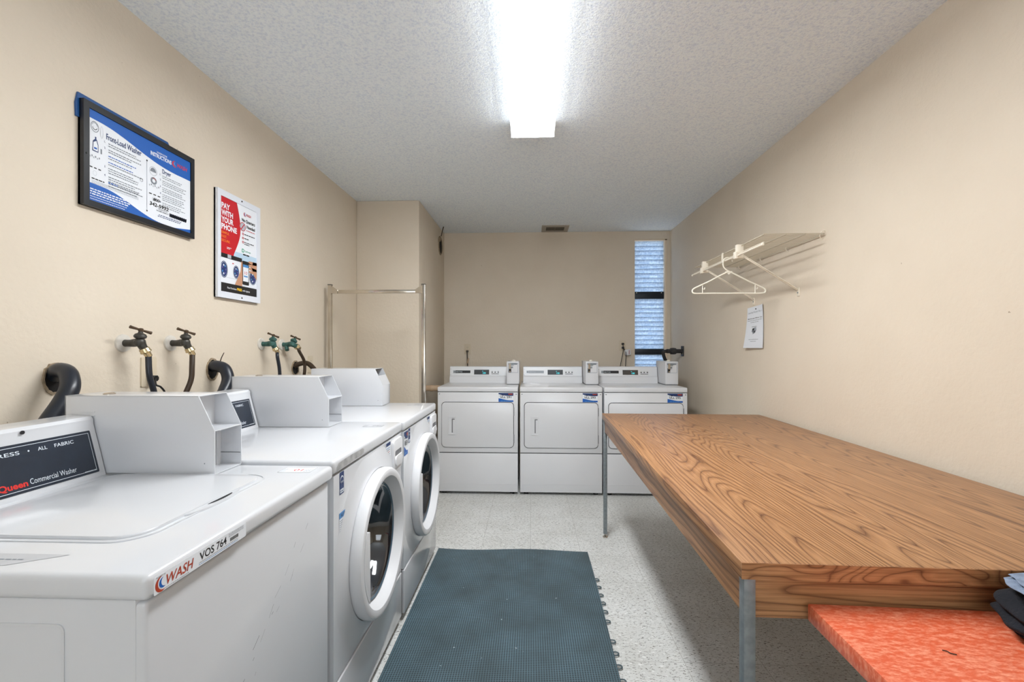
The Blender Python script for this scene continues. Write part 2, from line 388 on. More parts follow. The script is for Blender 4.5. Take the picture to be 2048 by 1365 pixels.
M_BRONZE = mat('dark bronze', rgb(72, 70, 66), 0.45, 0.5, noise=(80, 0.2))
M_HANDLE = mat('oxidised brown handle', rgb(84, 66, 48), 0.5, 0.4, noise=(80, 0.2))
M_VERD = mat('green patina', rgb(58, 96, 90), 0.6, 0.3, noise=(70, 0.4))
M_RUBBER = mat('black rubber', rgb(27, 32, 42), 0.33, noise=(12, 0.15))
M_BROWNHOSE = mat('dark brown rubber', rgb(54, 40, 26), 0.42)
M_BLACK = mat('black plastic', rgb(18, 18, 20), 0.4)
M_PLATE = mat('ivory cover plate', rgb(214, 200, 176), 0.4)
M_IVORY = mat('cream coated wire', rgb(236, 228, 212), 0.4)
M_WIRE = mat('shaded shelf wire', rgb(196, 186, 166), 0.45)  # cream shelf wire with the shade of its underside put into the colour
M_CREAM = mat('cream plastic', rgb(240, 236, 222), 0.35)
M_CAULK = mat('white escutcheon', rgb(214, 208, 198), 0.5, noise=(30, 0.1))
M_HOLE = mat('dark cavity', rgb(16, 14, 13), 0.9)
M_PLASTER = mat('broken plaster', rgb(160, 142, 118), 0.9, noise=(60, 0.35), bump=(80, 0.004))

# ------------------------------------------------------------------ room shell
XL, XR, YB, YF, ZC = -1.486, 1.50, 4.95, -1.6, 2.50
b = MB(); b.box(XL-0.1, XR+0.1, YF-0.1, YB+0.1, -0.1, 0, M_FLOOR); struct(b.build('floor'))
b = MB(); b.box(XL-0.1, XR+0.1, YF-0.1, YB+0.1, ZC, ZC+0.1, M_CEIL); struct(b.build('ceiling'))
b = MB(); b.box(XL-0.1, XL, YF-0.1, YB+0.1, 0, ZC, M_WALL); struct(b.build('wall_left'))
b = MB(); b.box(XR, XR+0.1, YF-0.1, YB+0.1, 0, ZC, M_WALL); struct(b.build('wall_right'))
WX0, WX1, WZ0, WZ1 = 1.119, 1.464, 1.0, 2.415
b = MB()
b.box(XL, WX0, YB, YB+0.12, 0, ZC, M_WALL); b.box(WX1, XR, YB, YB+0.12, 0, ZC, M_WALL)
b.box(WX0, WX1, YB, YB+0.12, 0, WZ0, M_WALL); b.box(WX0, WX1, YB, YB+0.12, WZ1, ZC, M_WALL)
struct(b.build('wall_back'))
b = MB()
b.box(XL, -1.0, YF-0.1, YF, 0, ZC, M_WALL); b.box(1.0, XR, YF-0.1, YF, 0, ZC, M_WALL); b.box(-1.0, 1.0, YF-0.1, YF, 2.15, ZC, M_WALL); b.box(-1.0, 1.0, YF-0.1, YF, 0, 1.25, M_WALL)  # unseen wall; its opening is added to let light in behind the camera
struct(b.build('wall_front'))
b = MB(); b.box(XL, -0.945, 3.83, YB, 0, ZC, M_WALL, bev=0.006); struct(b.build('wall_pillar'))

# window: narrow louvred opening
M_FRAME = mat('cream window trim', rgb(236, 220, 198), 0.5)
def slat_material():
    m, nt, b, N, L = nodes('frosted glass louvre')
    b.inputs['Base Color'].default_value = rgb(205, 218, 232); b.inputs['Roughness'].default_value = 0.35
    tr = N('ShaderNodeBsdfTranslucent'); tr.inputs['Color'].default_value = rgb(206, 220, 236)
    tc = N('ShaderNodeTexCoord'); n = N('ShaderNodeTexNoise'); n.inputs['Scale'].default_value = 60; n.inputs['Detail'].default_value = 4; L(tc.outputs['Object'], n.inputs['Vector'])
    r = N('ShaderNodeValToRGB'); r.color_ramp.elements[0].position = 0.3; r.color_ramp.elements[0].color = rgb(150, 172, 196); r.color_ramp.elements[1].position = 0.7; r.color_ramp.elements[1].color = rgb(228, 236, 244)
    L(n.outputs['Fac'], r.inputs['Fac']); L(r.outputs['Color'], tr.inputs['Color'])
    mx = N('ShaderNodeMixShader'); mx.inputs[0].default_value = 0.6
    L(b.outputs[0], mx.inputs[1]); L(tr.outputs[0], mx.inputs[2]); L(mx.outputs[0], nt.nodes['Material Output'].inputs['Surface'])
    return m
M_SLAT = slat_material()
win = bpy.data.objects.new('window_1', None); COL.objects.link(win); win.location = (1.29, YB, 1.0); ORG['window_1'] = V3(win.location); struct(win)
b = MB()
for (x0, x1, z0, z1) in ((WX0, WX0+0.004, WZ0, WZ1), (WX1-0.022, WX1, WZ0, WZ1), (WX0, WX1, WZ1-0.014, WZ1), (WX0, WX1, WZ0, WZ0+0.012)):
    b.box(x0, x1, YB+0.004, YB+0.11, z0, z1, M_FRAME, bev=0.001)
b.build('window_frame', win)
def louvres(z0, z1, tilt):
    b = MB(); n = max(2, round((z1-z0)/0.0478)); p = (z1-z0)/n
    for i in range(n):
        zc = z0+p*(i+0.5); a = tilt[i] if i < len(tilt) else 0.0
        R = Matrix.Rotation(math.radians(20), 3, 'X') @ Matrix.Rotation(a, 3, 'Y')
        b.box(WX0+0.004, WX1-0.023, YB+0.052, YB+0.057, zc-p*0.60, zc+p*0.60, M_SLAT, bev=0.001, rot=R, piv=V3(((WX0+WX1)/2, YB+0.055, zc)))
    b.build('louver_section', win)
louvres(1.855, 2.398, [0, 0, 0.012, 0.004, -0.02])
louvres(1.236, 1.772, [0, 0, 0.018])
louvres(1.015, 1.168, [])
M_BAR = mat('dark window bar', rgb(28, 38, 48), 0.4, 0.3)
for z0, z1 in ((1.775, 1.852), (1.17, 1.233)):
    b = MB(); b.box(WX0+0.004, WX1-0.023, YB+0.03, YB+0.075, z0, z1, M_BAR, bev=0.002); b.build('crossbar', win)
    if z0 > 1.5:
        for x in (1.148, 1.413):
            bb = MB(); bb.cyl((x, YB+0.0305, z1-0.012), (x, YB+0.026, z1-0.012), 0.005, M_CREAM, 10); bb.build('screw', win)

# ------------------------------------------------------------------ ceiling light
M_LENS = mat('glowing acrylic lens', rgb(250, 250, 250), 0.4, emit=(0.95, 0.98, 1.0, 1), estr=LAMP_STRENGTH)
M_LENSIDE = mat('ribbed acrylic lens side', rgb(250, 250, 250), 0.4, emit=(0.95, 0.98, 1.0, 1), estr=LAMP_STRENGTH*0.05)
lamp = thing('ceiling_light', 'long white fluorescent wraparound light glowing on the textured ceiling', 'ceiling light', (0.012, 1.91, ZC))
b = MB(); b.box(-0.094, 0.118, 1.29, 2.53, ZC-0.020, ZC, M_WHITE2, bev=0.003); b.build('housing', lamp)
b = MB(); fr = Frame((0.012, 1.296, ZC), (1, 0, 0), (0, 0, 1))
prof = [(-0.104, -0.018), (0.104, -0.018), (0.119, -0.066), (0.117, -0.080), (0.110, -0.086), (-0.110, -0.086), (-0.117, -0.080), (-0.119, -0.066)]
b.prism(prof, fr, -1.222, 0.0, M_LENSIDE)
b.prism([(-0.1105, -0.0855), (0.1105, -0.0855), (0.1105, -0.0875), (-0.1105, -0.0875)], fr, -1.222, 0.0, M_LENS); b.build('lens', lamp)
for y in (1.29, 2.519):
    b = MB(); b.box(-0.108, 0.132, y, y+0.006, ZC-0.0885, ZC, M_WHITE2, bev=0.002); b.build('end_cap', lamp)

# ceiling vent
M_VENT = mat('dusty vent metal', rgb(168, 160, 148), 0.6); M_VENTD = mat('vent louvre metal', rgb(96, 88, 76), 0.6)
v = thing('ceiling_vent', 'small rectangular air vent in the ceiling near the back wall', 'vent', (0.257, 4.78, ZC))
b = MB(); fr = Frame((0.257, 4.79, ZC), (1, 0, 0), (0, -1, 0))
b.ringprism([(-.14, -.13), (.14, -.13), (.14, .12), (-.14, .12)], [(-.095, -.07), (.095, -.07), (.095, .07), (-.095, .07)], fr, 0.0, 0.008, M_VENT)
b.build('vent_frame', v)
b = MB(); b.box(0.162, 0.352, 4.72, 4.86, ZC-0.002, ZC, M_HOLE); b.build('vent_cavity', v)
b = MB()
for i in range(6): b.box(0.162, 0.352, 4.728+i*0.024, 4.742+i*0.024, ZC-0.0065, ZC-0.0045, M_VENTD)
b.box(0.25, 0.264, 4.72, 4.86, ZC-0.008, ZC-0.003, M_VENTD)
b.build('vent_louvers', v)

# ------------------------------------------------------------------ floor mat
mt_ = thing('floor_mat', 'dark teal woven plastic mat on the floor in front of the washers', 'mat', (-0.11, 2.0, 0))
b = MB()
nx, ny = 24, 60; X0, X1, Y0, Y1 = -0.566, 0.340, 0.42, 2.785
vs = []; fs = []
for j in range(ny+1):
    for i in range(nx+1):
        x = X0+(X1-X0)*i/nx; y = Y0+(Y1-Y0)*j/ny
        z = 0.012+0.003*math.sin(x*7+1)*math.sin(y*5.2)*(1 if 0 < i < nx else 0.5)
        if j == ny: y += 0.008*math.sin(x*9+2.0)-0.010*(x-X0)
        vs.append((x+0.006*math.sin(y*3.1)*(i/nx), y, max(z, 0.008)))
for j in range(ny):
    for i in range(nx):
        k = j*(nx+1)+i; fs.append([k, k+1, k+nx+2, k+nx+1])
k0 = len(vs); rim = [i for i in range(nx+1)]+[j*(nx+1)+nx for j in range(1, ny+1)]+[ny*(nx+1)+i for i in range(nx-1, -1, -1)]+[j*(nx+1) for j in range(ny-1, 0, -1)]
for q in rim: vs.append((vs[q][0], vs[q][1], 0.0005))
for a in range(len(rim)):
    c2 = (a+1) % len(rim); fs.append([rim[a], k0+a, k0+c2, rim[c2]])
fs.append([k0+a for a in range(len(rim))][::-1])
b.add(vs, fs, M_MAT); b.build('mat_surface', mt_)
M_LOOP = mat('grey green plastic', rgb(74, 90, 96), 0.5)
for py in (1160, 1175, 1191, 1207, 1224, 1243, 1283, 1307, 1333, 1362):
    yy = at(1200, py, Z=0.008).y; xe = X1+0.006*math.sin(yy*3.1)
    b = MB(); pts = [(xe-0.002, yy-0.010, 0.007), (xe+0.012, yy-0.010, 0.007), (xe+0.019, yy-0.004, 0.007), (xe+0.019, yy+0.004, 0.007), (xe+0.012, yy+0.010, 0.007), (xe-0.002, yy+0.010, 0.007)]
    b.tube(pts, 0.0026, M_LOOP, seg=8, sub=3); b.build('edge_loop', mt_)

# ------------------------------------------------------------------ washers
def wash_logo(b, fr, x, y, h, n, red, blue, tw=2.35):
    b.ring(x+h*0.55, y+h*0.5, h*0.62, h*0.30, fr, n, red, 90, 300, taper=True)
    b.ring(x+h*0.72, y+h*0.55, h*0.42, h*0.24, fr, n+0.0001, blue, 100, 290, taper=True)
    b.text('WASH', x+h*0.95, y+h*0.12, h*0.85, fr, n+0.0002, red, width=h*tw, bold=0.01, shear=0.25)
def coin_box(root, y0, y1, z0, open_front, sub='coin_box'):
    """coin slide housing: long in X, shell with two recesses in its front"""
    M = M_WHITE2 if False else M_WHITE
    xr, xt, xf, zt, zm = -1.27, -0.895, -0.850, z0+0.212, z0+0.118
    t = 0.0022
    prof = [(xr, z0), (xf, z0), (xf, zm), (xt, zt), (xr, zt)]
    frn = Frame((0, y1, 0), (1, 0, 0), (0, 0, 1))          # normal -Y
    b = MB()
    b.prism(prof, frn, 0, t, M); b.prism(prof, frn, (y1-y0)-t, (y1-y0), M, bev=0.0008)
    b.box(xr, xt-0.0, y0, y1, zt-t, zt, M, bev=0.0008)
    b.box(xr, xr+t, y0, y1, z0, zt, M); b.box(xr, xf, y0, y1, z0, z0+t, M)
    if open_front:
        b.box(xf-0.082, xf, y0+0.001, y1-0.001, zm-0.0015, zm+0.0015, M)
        b.box(xf-0.088, xf-0.080, y0+t, y1-t, z0+t, zt-t, M_ALU)
        b.box(xf-0.079, xf-0.060, y1-0.022, y1-t, z0+t, zm, M_ALU)
        b.box(xf-0.06, xf-0.002, y1-0.004, y1-t, z0+0.035, z0+0.0365, M_SEAM)
    else:
        b.box(xf-t, xf, y0, y1, z0, zm, M, bev=0.0008)
        # slanted face with a small opening at the top
        fs_ = Frame((xf, y0, zm), (0, 1, 0), V3((xt-xf, 0, zt-zm)))
        Ls = math.hypot(xt-xf, zt-zm)
        b.prism([(0, 0), (y1-y0, 0), (y1-y0, Ls*0.58), (0, Ls*0.58)], fs_, -t, 0, M)
        b.box(xf-0.088, xf-0.080, y0+t, y1-t, z0+t, zt-t, M_GREY)
    for px_, pz in ((xf-0.028, z0+0.03),):
        b.cyl((px_, y0-0.0003, pz), (px_, y0+0.002, pz), 0.0018, M_GREY, 8)
    o = b.build(sub, root)
    # seam embossed at the rear and small round lock on top
    b = MB(); b.box(xr+0.04, xr+0.085, y0-0.0012, y0, zt-0.045, zt-0.043, M); b.box(xr+0.04, xr+0.085, y0-0.0012, y0, zt-0.056, zt-0.054, M); b.build('pressed_ridge', o)
    b = MB(); b.lathe([(0, 0), (0.014, 0), (0.014, 0.003), (0.010, 0.005), (0, 0.005)], (xr+0.09, (y0+y1)/2-0.02, zt), (0, 0, 1), M_CHROME, 20); b.build('lock', o)
    if open_front:
        b = MB(); c = V3((xf-0.080, y1-0.048, z0+0.062)); b.lathe([(0, 0.012), (0.006, 0.012), (0.0175, 0.012), (0.019, 0.008), (0.019, 0)], c, (1, 0, 0), M_CHROME, 24)
        b.box(c.x+0.012, c.x+0.0135, c.y-0.003, c.y+0.003, c.z-0.009, c.z+0.009, M_INK); b.build('coin_lock', o)
    return o
def console(root, y0, y1, z0, full):
    xb = -1.150
    prof = [(xb, z0), (xb-0.036, z0+0.138), (xb-0.036, z0+0.150), (xb-0.042, z0+0.158), (xb-0.10, z0+0.162), (-1.27, z0+0.155), (-1.27, z0)]
    b = MB(); b.prism(prof, Frame((0, y1, 0), (1, 0, 0), (0, 0, 1)), 0, y1-y0, M_WHITE)
    o = b.build('console', root)
    th = math.atan2(0.138, 0.036)
    fr = Frame((xb, y0, z0), (0, 1, 0), (-0.036, 0, 0.138)); L = y1-y0
    b = MB(); b.prism(rrect(0.02, 0.013, L-0.016, 0.126, 0.003), fr, 0, 0.0012, M_NAVY)
    n = 0.0015
    b.outline(0.026, 0.019, L-0.022, 0.120, 0.0012, fr, n, M_LETTER)
    b.text('PERMANENT PRESS', L-0.383, 0.101, 0.0085, fr, n, M_LETTER, width=0.195, bold=0.01)
    b.disc(L-0.169, 0.105, 0.002, fr, n, M_LETTER); b.text('ALL', L-0.149, 0.101, 0.0085, fr, n, M_LETTER, width=0.021, bold=0.01)
    b.text('FABRIC', L-0.111, 0.101, 0.0085, fr, n, M_LETTER, width=0.047, bold=0.01)
    b.text('Speed Queen', L-0.304, 0.0265, 0.0135, fr, n, M_RED, width=0.118, bold=0.03)
    b.text('Commercial Washer', L-0.181, 0.0280, 0.0130, fr, n, M_LETTER, width=0.108)
    b.words(L-0.054, 0.0205, 0.030, 0.0012, fr, n, M_LETTER, random.Random(3))
    b.build('control_panel', root if False else root)
    b = MB(); c = V3((xb-0.034, y1-0.175, z0+0.146)); b.lathe([(0, 0.002), (0.0045, 0.002), (0.0045, 0)], c, (1, 0, 0.05), M_INK, 14); b.build('screw', root)
    return o
def number_sticker(root, cx, cy, z, w=0.085, d=0.045, red=True):
    fr = Frame((cx-w/2, cy-d/2, z), (1, 0, 0), (0, 1, 0)); b = MB()
    b.prism(rrect(0, 0, w, d, 0.006), fr, 0.0, 0.0004, M_PAPER if red else M_WHITE); n = 0.0006
    b.outline(0.002, 0.002, w-0.002, d-0.002, 0.0012, fr, n, M_INK)
    g = Frame((cx-w/2+0.016, cy-d/2+0.012, z), (1, 0, 0), (0, 1, 0))
    ink = M_RED if red else M_GREY
    b.text('01' if red else ('02' if cy < 2.5 else '03'), 0.012+0.010, 0.004, 0.020, g, n, ink, width=0.024, bold=0.005)
    for k in range(5):
        b.words(w-0.026, 0.010+k*0.006, 0.020, 0.0018, fr, n, M_GREY, random.Random(k)); b.words(0.006, 0.010+k*0.006, 0.014, 0.0018, fr, n, M_GREY, random.Random(k+9))
    b.build('number_sticker', root)

# --- top loader
ZT = 0.905
w1 = thing('top_load_washer', 'white top-loading coin washer with rust and blue WASH sticker, nearest the camera', 'washing machine', (-0.93, 0.98, 0), 'white coin washers along the left wall')
Y0, Y1 = 0.660, 1.306
b = MB(); b.box(-1.28, -0.600, Y0+0.008, Y1-0.008, 0.035, ZT-0.040, M_WHITE, bev=0.004); b.build('body', w1)
b = MB(); b.box(-0.612, -0.586, Y0+0.010, Y1-0.008, 0.060, ZT-0.045, M_WHITE, bev=0.007, seg=3); fr = Frame((-0.586, Y0, 0), (0, 1, 0), (0, 0, 1)); rg = random.Random(5)
M_SCR = mat('grey scuff', rgb(120, 122, 128), 0.7)
for k in range(26):    # scuff marks running diagonally over the front panel
    t = k/26; y = 0.06+0.44*t+rg.uniform(-.03, .03); z = 0.40+0.36*t+rg.uniform(-.03, .03); l = rg.uniform(0.006, 0.03); w = rg.uniform(0.0004, 0.0011); a = rg.uniform(0.5, 0.9)
    dx, dz = math.cos(a)*l, math.sin(a)*l
    b.poly([(y, z), (y+dx, z+dz), (y+dx-w, z+dz+w), (y-w, z+w)], fr, 0.0002, M_SCR)
b.build('front_panel', w1)
b = MB(); fr = Frame((-1.28, Y0+0.008, 0), (1, 0, 0), (0, 0, 1))
xe = -0.712+1.28
b.ringprism(rrect(0.06, 0.10, xe, 0.826, 0.012), rrect(0.064, 0.104, xe-0.004, 0.822, 0.010), fr, -0.001, 0.0016, M_WHITE); b.build('pressed_side_panel', w1)
b = MB(); b.box(-1.285, -0.575, Y0, Y1, ZT-0.040, ZT, M_WHITE, bev=0.011, seg=4); top = b.build('top_panel', w1)
b = MB(); b.prism(rrect(-1.110, 0.785, -0.705, 1.185, 0.05, 8), Frame((0, 0, ZT), (1, 0, 0), (0, 1, 0)), -0.002, 0.0055, M_WHITE, bev=0.004); lid = b.build('lid', w1)
b = MB(); fr = Frame((0, 0, ZT), (1, 0, 0), (0, 1, 0))
b.ringprism(rrect(-1.125, 0.770, -0.690, 1.200, 0.06, 8), rrect(-1.121, 0.774, -0.694, 1.196, 0.057, 8), fr, -0.002, 0.0022, M_WHITE)
b.build('lid_rim', lid)
b = MB(); pts = []
for i in range(25):
    a = math.pi*i/24; pts.append((-0.705+0.022*math.sin(a), 0.985+0.085*math.cos(a)))
b.prism(pts, fr, -0.001, 0.0042, M_WHITE, bev=0.002); pts2 = [(-0.700+0.008*math.sin(math.pi*i/16), 1.0+0.040*math.cos(math.pi*i/16)) for i in range(17)]
b.prism(pts2, fr, 0.004, 0.0046, M_GAP); b.build('lid_grip', lid)
for k in range(4):
    b = MB(); x = (-1.24, -0.65)[k % 2]; y = (Y0+0.05, Y1-0.05)[k//2]; b.cyl((x, y, 0), (x, y, 0.04), 0.022, M_BLACK, 14); b.build('foot', w1)
console(w1, Y0+0.002, 1.188, ZT, True)
coin_box(w1, 1.192, 1.306, ZT+0.001, True)
number_sticker(w1, -0.652, 1.252, ZT+0.0002, w=0.095, d=0.055)
# WASH sticker on the front lip
fr = Frame((-0.5749, 0.672, ZT-0.037), (0, 1, 0), (0, 0, 1)); b = MB(); n = 0.0006
b.prism(rrect(0, 0.001, 0.225, 0.0285, 0.002), fr, 0, 0.0004, M_PAPER)
wash_logo(b, fr, 0.006, 0.005, 0.0185, n, M_RUST, M_BLUE, 3.15)
b.text('PROPERTY OF', 0.004, 0.0248, 0.0022, fr, n, M_INK, width=0.018)
b.text('VOS 764', 0.096, 0.0105, 0.0135, fr, n, M_INK, width=0.070, bold=0.016)
for k in range(2): b.words(0.094, 0.0035+k*0.003, 0.105, 0.0011, fr, n, (M_BLUE2, M_GREY)[k], random.Random(k))
b.words(0.022, 0.0028, 0.050, 0.0009, fr, n, M_GREY, random.Random(4))
x = 0.176
for k in range(15): ww = random.uniform(0.0006, 0.0018); b.rect(x, 0.010, x+ww, 0.0165, fr, n, M_INK); x += ww+0.0007
for k in range(3): b.words(0.172, 0.0195+k*0.0025, 0.045, 0.0010, fr, n, M_GREY, random.Random(k+20))
b.build('wash_sticker', w1)
# clear label on the near part of the top
fr = Frame((-0.93, 0.685, ZT+0.0002), (1, 0, 0), (0, 1, 0)); b = MB(); M_CLEAR = mat('dull clear label', rgb(192, 193, 196), 0.5)
b.poly([(0, 0), (0.10, 0), (0.168, 0.040), (0.0, 0.040)], fr, 0.0003, M_CLEAR); b.words(0.01, 0.018, 0.10, 0.003, fr, 0.0006, M_GREY, random.Random(2)); b.build('instruction_label', w1)

# --- front loaders
M_GLASS = mat('dark curved door glass', rgb(10, 18, 28), 0.04, coat=1.0, spec=0.8)
M_TINT = mat('blue grey door seal', rgb(70, 92, 108), 0.25, coat=0.5)
M_RES = mat('sticker glue residue', rgb(168, 168, 168), 0.85, noise=(35, 0.25))
M_TOE = mat('grey toe enamel', rgb(206, 207, 210), 0.2, coat=0.8)
def front_loader(y0, y1, xf, label, which):
    z = 0.912
    r = thing('front_load_washer', label, 'washing machine', (-0.93, (y0+y1)/2, 0), 'white coin washers along the left wall')
    yc, zc = (y0+y1)/2-0.008, 0.534
    FX = Frame((0, yc, zc), (0, 1, 0), (0, 0, 1))          # normal +X
    def holed(b, ya, yb, za, zb, xa, xb, rad, m, cr=0.0):
        angs = sorted([2*math.pi*i/64 for i in range(64)]+[math.atan2(q, p) % (2*math.pi) for p in (ya-yc, yb-yc) for q in (za-zc, zb-zc)])
        out = []; inn = []
        for a in angs:
            ca, sa = math.cos(a), math.sin(a); t = min((yb-yc)/ca if ca > 1e-9 else 9e9, (ya-yc)/ca if ca < -1e-9 else 9e9, (zb-zc)/sa if sa > 1e-9 else 9e9, (za-zc)/sa if sa < -1e-9 else 9e9)
            out.append((ca*t, sa*t)); inn.append((ca*rad, sa*rad))
        b.ringprism(out, inn, FX, xa, xb, m)
    b = MB(); b.box(-1.28, xf-0.18, y0+0.004, y1-0.004, 0.02, z-0.04, M_WHITE, bev=0.004)
    holed(b, y0+0.004, y1-0.004, 0.05, z-0.040, xf-0.181, xf-0.012, 0.215, M_WHITE); b.build('body', r)
    b = MB(); holed(b, y0+0.006, y1-0.004, 0.238, z-0.048, xf-0.016, xf, 0.215, M_WHITE)
    # shallow swell around the door, cut at the machine's edges
    seg = 64; vs = []; fs = []
    for i in range(seg):
        a = 2*math.pi*i/seg
        for rr, h in ((0.345, 0.0), (0.31, 0.004), (0.285, 0.011), (0.262, 0.014)):
            y = max(y0+0.010, min(y1-0.008, yc+rr*math.cos(a))); zz = max(0.242, min(z-0.052, zc+rr*math.sin(a))); vs.append((xf+h-0.0005, y, zz))
    for i in range(seg):
        j = (i+1) % seg
        for k in range(3): fs.append([i*4+k, j*4+k, j*4+k+1, i*4+k+1])
    b.add(vs, fs, M_WHITE); b.build('front_panel', r)
    b = MB(); b.box(xf-0.010, xf+0.004, y0+0.006, y1-0.004, 0.035, 0.232, M_TOE, bev=0.004, seg=3); b.build('toe_panel', r)
    b = MB(); b.box(-1.285, xf+0.004, y0, y1, z-0.043, z, M_WHITE, bev=0.011, seg=4); b.build('top_panel', r)
    door = MB()
    prof = [(0.255, 0.0), (0.261, 0.018), (0.261, 0.040), (0.255, 0.050), (0.246, 0.053), (0.230, 0.050), (0.215, 0.026), (0.209, 0.010), (0.205, 0.006)]
    door.lathe(prof, (xf, yc, zc), (1, 0, 0), M_WHITE2, 72); d = door.build('door', r)
    b = MB(); b.lathe([(0.2085, 0.011), (0.203, 0.016), (0.196, 0.012), (0.194, 0.004)], (xf, yc, zc), (1, 0, 0), M_TINT, 64); b.build('seal', d)
    b = MB(); b.lathe([(0, -0.125), (0.09, -0.122), (0.135, -0.108), (0.158, -0.080), (0.172, -0.040), (0.182, -0.006), (0.190, 0.004), (0.196, 0.006)], (xf+0.006, yc, zc), (1, 0, 0), M_GLASS, 64); b.build('glass', d)
    # flat grip across the near side of the opening
    pts = []
    for i in range(13):
        a = math.radians(152+ (222-152)*i/12); pts.append((yc+0.222*math.cos(a), zc+0.222*math.sin(a)))
    yy = yc-0.168; pts += [(yy+0.004, zc-0.145), (yy, zc+0.095)]
    b = MB(); b.prism(pts, Frame((xf, 0, 0), (0, 1, 0), (0, 0, 1)), 0.026, 0.049, M_WHITE2, bev=0.003); b.build('door_handle', d)
    # detergent drawer
    dr = MB(); dy0, dy1 = y1-0.142, y1-0.012
    fr = Frame((xf, 0, 0), (0, 1, 0), (0, 0, 1))
    dr.prism(rrect(dy0, z-0.190, dy1, z-0.060, 0.014), fr, -0.002, 0.010, M_WHITE2, bev=0.004); dd = dr.build('detergent_drawer', r)
    b = MB(); b.prism(rrect(dy0+0.02, z-0.130, dy1-0.02, z-0.106, 0.008), fr, 0.0101, 0.0106, M_SEAM); b.prism(rrect(dy0+0.016, z-0.172, dy1-0.016, z-0.128, 0.014), fr, 0.009, 0.016, M_WHITE2, bev=0.005); b.build('drawer_grip', dd)
    # labels on the front
    n = 0.0004
    b = MB(); fe = Frame((xf+0.0003, y0+0.048 if which == 2 else y0+0.085, 0.795), (0, 1, 0), (0, 0, 1))
    b.rect(0, 0, 0.032, 0.068, fe, n, M_DBLUE); b.disc(0.016, 0.045, 0.012, fe, n*2, M_LETTER); b.disc(0.016, 0.043, 0.010, fe, n*3, M_DBLUE); b.text('energy', 0.004, 0.036, 0.007, fe, n*4, M_LETTER, width=0.024, shear=0.3)
    b.rect(0.003, 0.004, 0.029, 0.016, fe, n*2, M_LETTER); b.words(0.005, 0.008, 0.022, 0.003, fe, n*3, M_DBLUE, random.Random(1)); b.build('energy_label', r)
    if which == 2:
        b = MB(); fe = Frame((xf+0.0003, y0+0.045, 0.703), (0, 1, 0), (0, 0, 1)); b.rect(0, -0.03, 0.07, 0.038, fe, n, M_PAPER); b.rect(0, 0.018, 0.07, 0.036, fe, n*2, M_BLUE2)
        b.text('NOTICE', 0.012, 0.022, 0.009, fe, n*3, M_DBLUE, width=0.045, bold=0.01)
        for k in range(6): b.words(0.004, 0.009-k*0.0062, 0.060, 0.002, fe, n*2, M_GREY, random.Random(k)); 
        b.build('notice_label', r)
    fe = Frame((xf+0.0003, y1-0.218, z-0.145), (0, 1, 0), (0, 0, 1)); b = MB()
    b.rect(0, 0, 0.060, 0.092, fe, n, M_PAPER); b.rect(0.002, 0.076, 0.058, 0.090, fe, n*2, M_DBLUE)
    for k in range(8): b.words(0.004, 0.006+k*0.0085, 0.050, 0.003, fe, n*2, (M_GREY, M_BLUE2, M_RUST)[k % 3 if k > 4 else 0], random.Random(k+40))
    b.build('instruction_label', r)
    console(r, y0+0.002, y1-0.160, z, True)
    coin_box(r, y1-0.154, y1-0.020, z+0.001, which == 2)
    number_sticker(r, -0.672, y1-0.115, z+0.0002, red=False)
    if which == 2:
        b = MB(); fe = Frame((xf+0.0042, y0+0.018, z-0.038), (0, 1, 0), (0, 0, 1)); rg = random.Random(8)
        pts = [(0.0, 0.002), (0.19, 0.004), (0.222, 0.008), (0.226, 0.020), (0.21, 0.026), (0.17, 0.0255), (0.12, 0.027), (0.06, 0.026), (0.012, 0.024), (0.0, 0.014)]
        b.poly(pts, fe, 0.0004, M_RES); b.build('torn_sticker', r)
    else:
        fe = Frame((xf+0.0003, y0+0.012, z-0.162), (0, 1, 0), (0, 0, 1)); b = MB()
        wave_sticker(b, fe, 0.062, 0.110, 'VMS 504', n); b.build('asset_sticker', r)
    for k in range(4):
        b = MB(); x = (-1.24, -0.66)[k % 2]; y = (y0+0.05, y1-0.05)[k//2]; b.cyl((x, y, 0), (x, y, 0.03), 0.022, M_BLACK, 14); b.build('foot', r)
    return r
def wave_sticker(b, fr, w, h, txt, n):
    b.rect(0, 0, w, h, fr, n, M_PAPER)
    up = [(w*i/16, h*(0.86-0.10*math.sin(i/16*math.pi*0.9)-0.14*(i/16))) for i in range(17)]
    b.poly([(0, h)]+up+[(w, h)], fr, n*2, M_DBLUE)
    lo = [(w*i/16, h*(0.36-0.20*(i/16)+0.04*math.cos(i/16*math.pi*1.6))) for i in range(17)]
    b.poly([(0, 0), (w, 0)]+lo[::-1], fr, n*2, M_BLUE)
    b.rect(w*0.66, h*0.80, w*0.94, h*0.92, fr, n*3, M_RUST)
    b.words(w*0.12, h*0.70, w*0.28, h*0.06, fr, n*3, M_INK, random.Random(1))
    b.text(txt, w*0.10, h*0.42, h*0.21, fr, n*4, M_INK, width=w*0.76, bold=0.02)
    b.words(w*0.15, h*0.07, w*0.60, h*0.06, fr, n*3, M_BLUE2, random.Random(2))
front_loader(1.326, 2.040, -0.586, 'white front-loading coin washer with torn grey sticker, middle of the washer row', 2)
front_loader(2.046, 2.742, -0.578, 'white front-loading coin washer with blue wave sticker, far end of the washer row', 3)

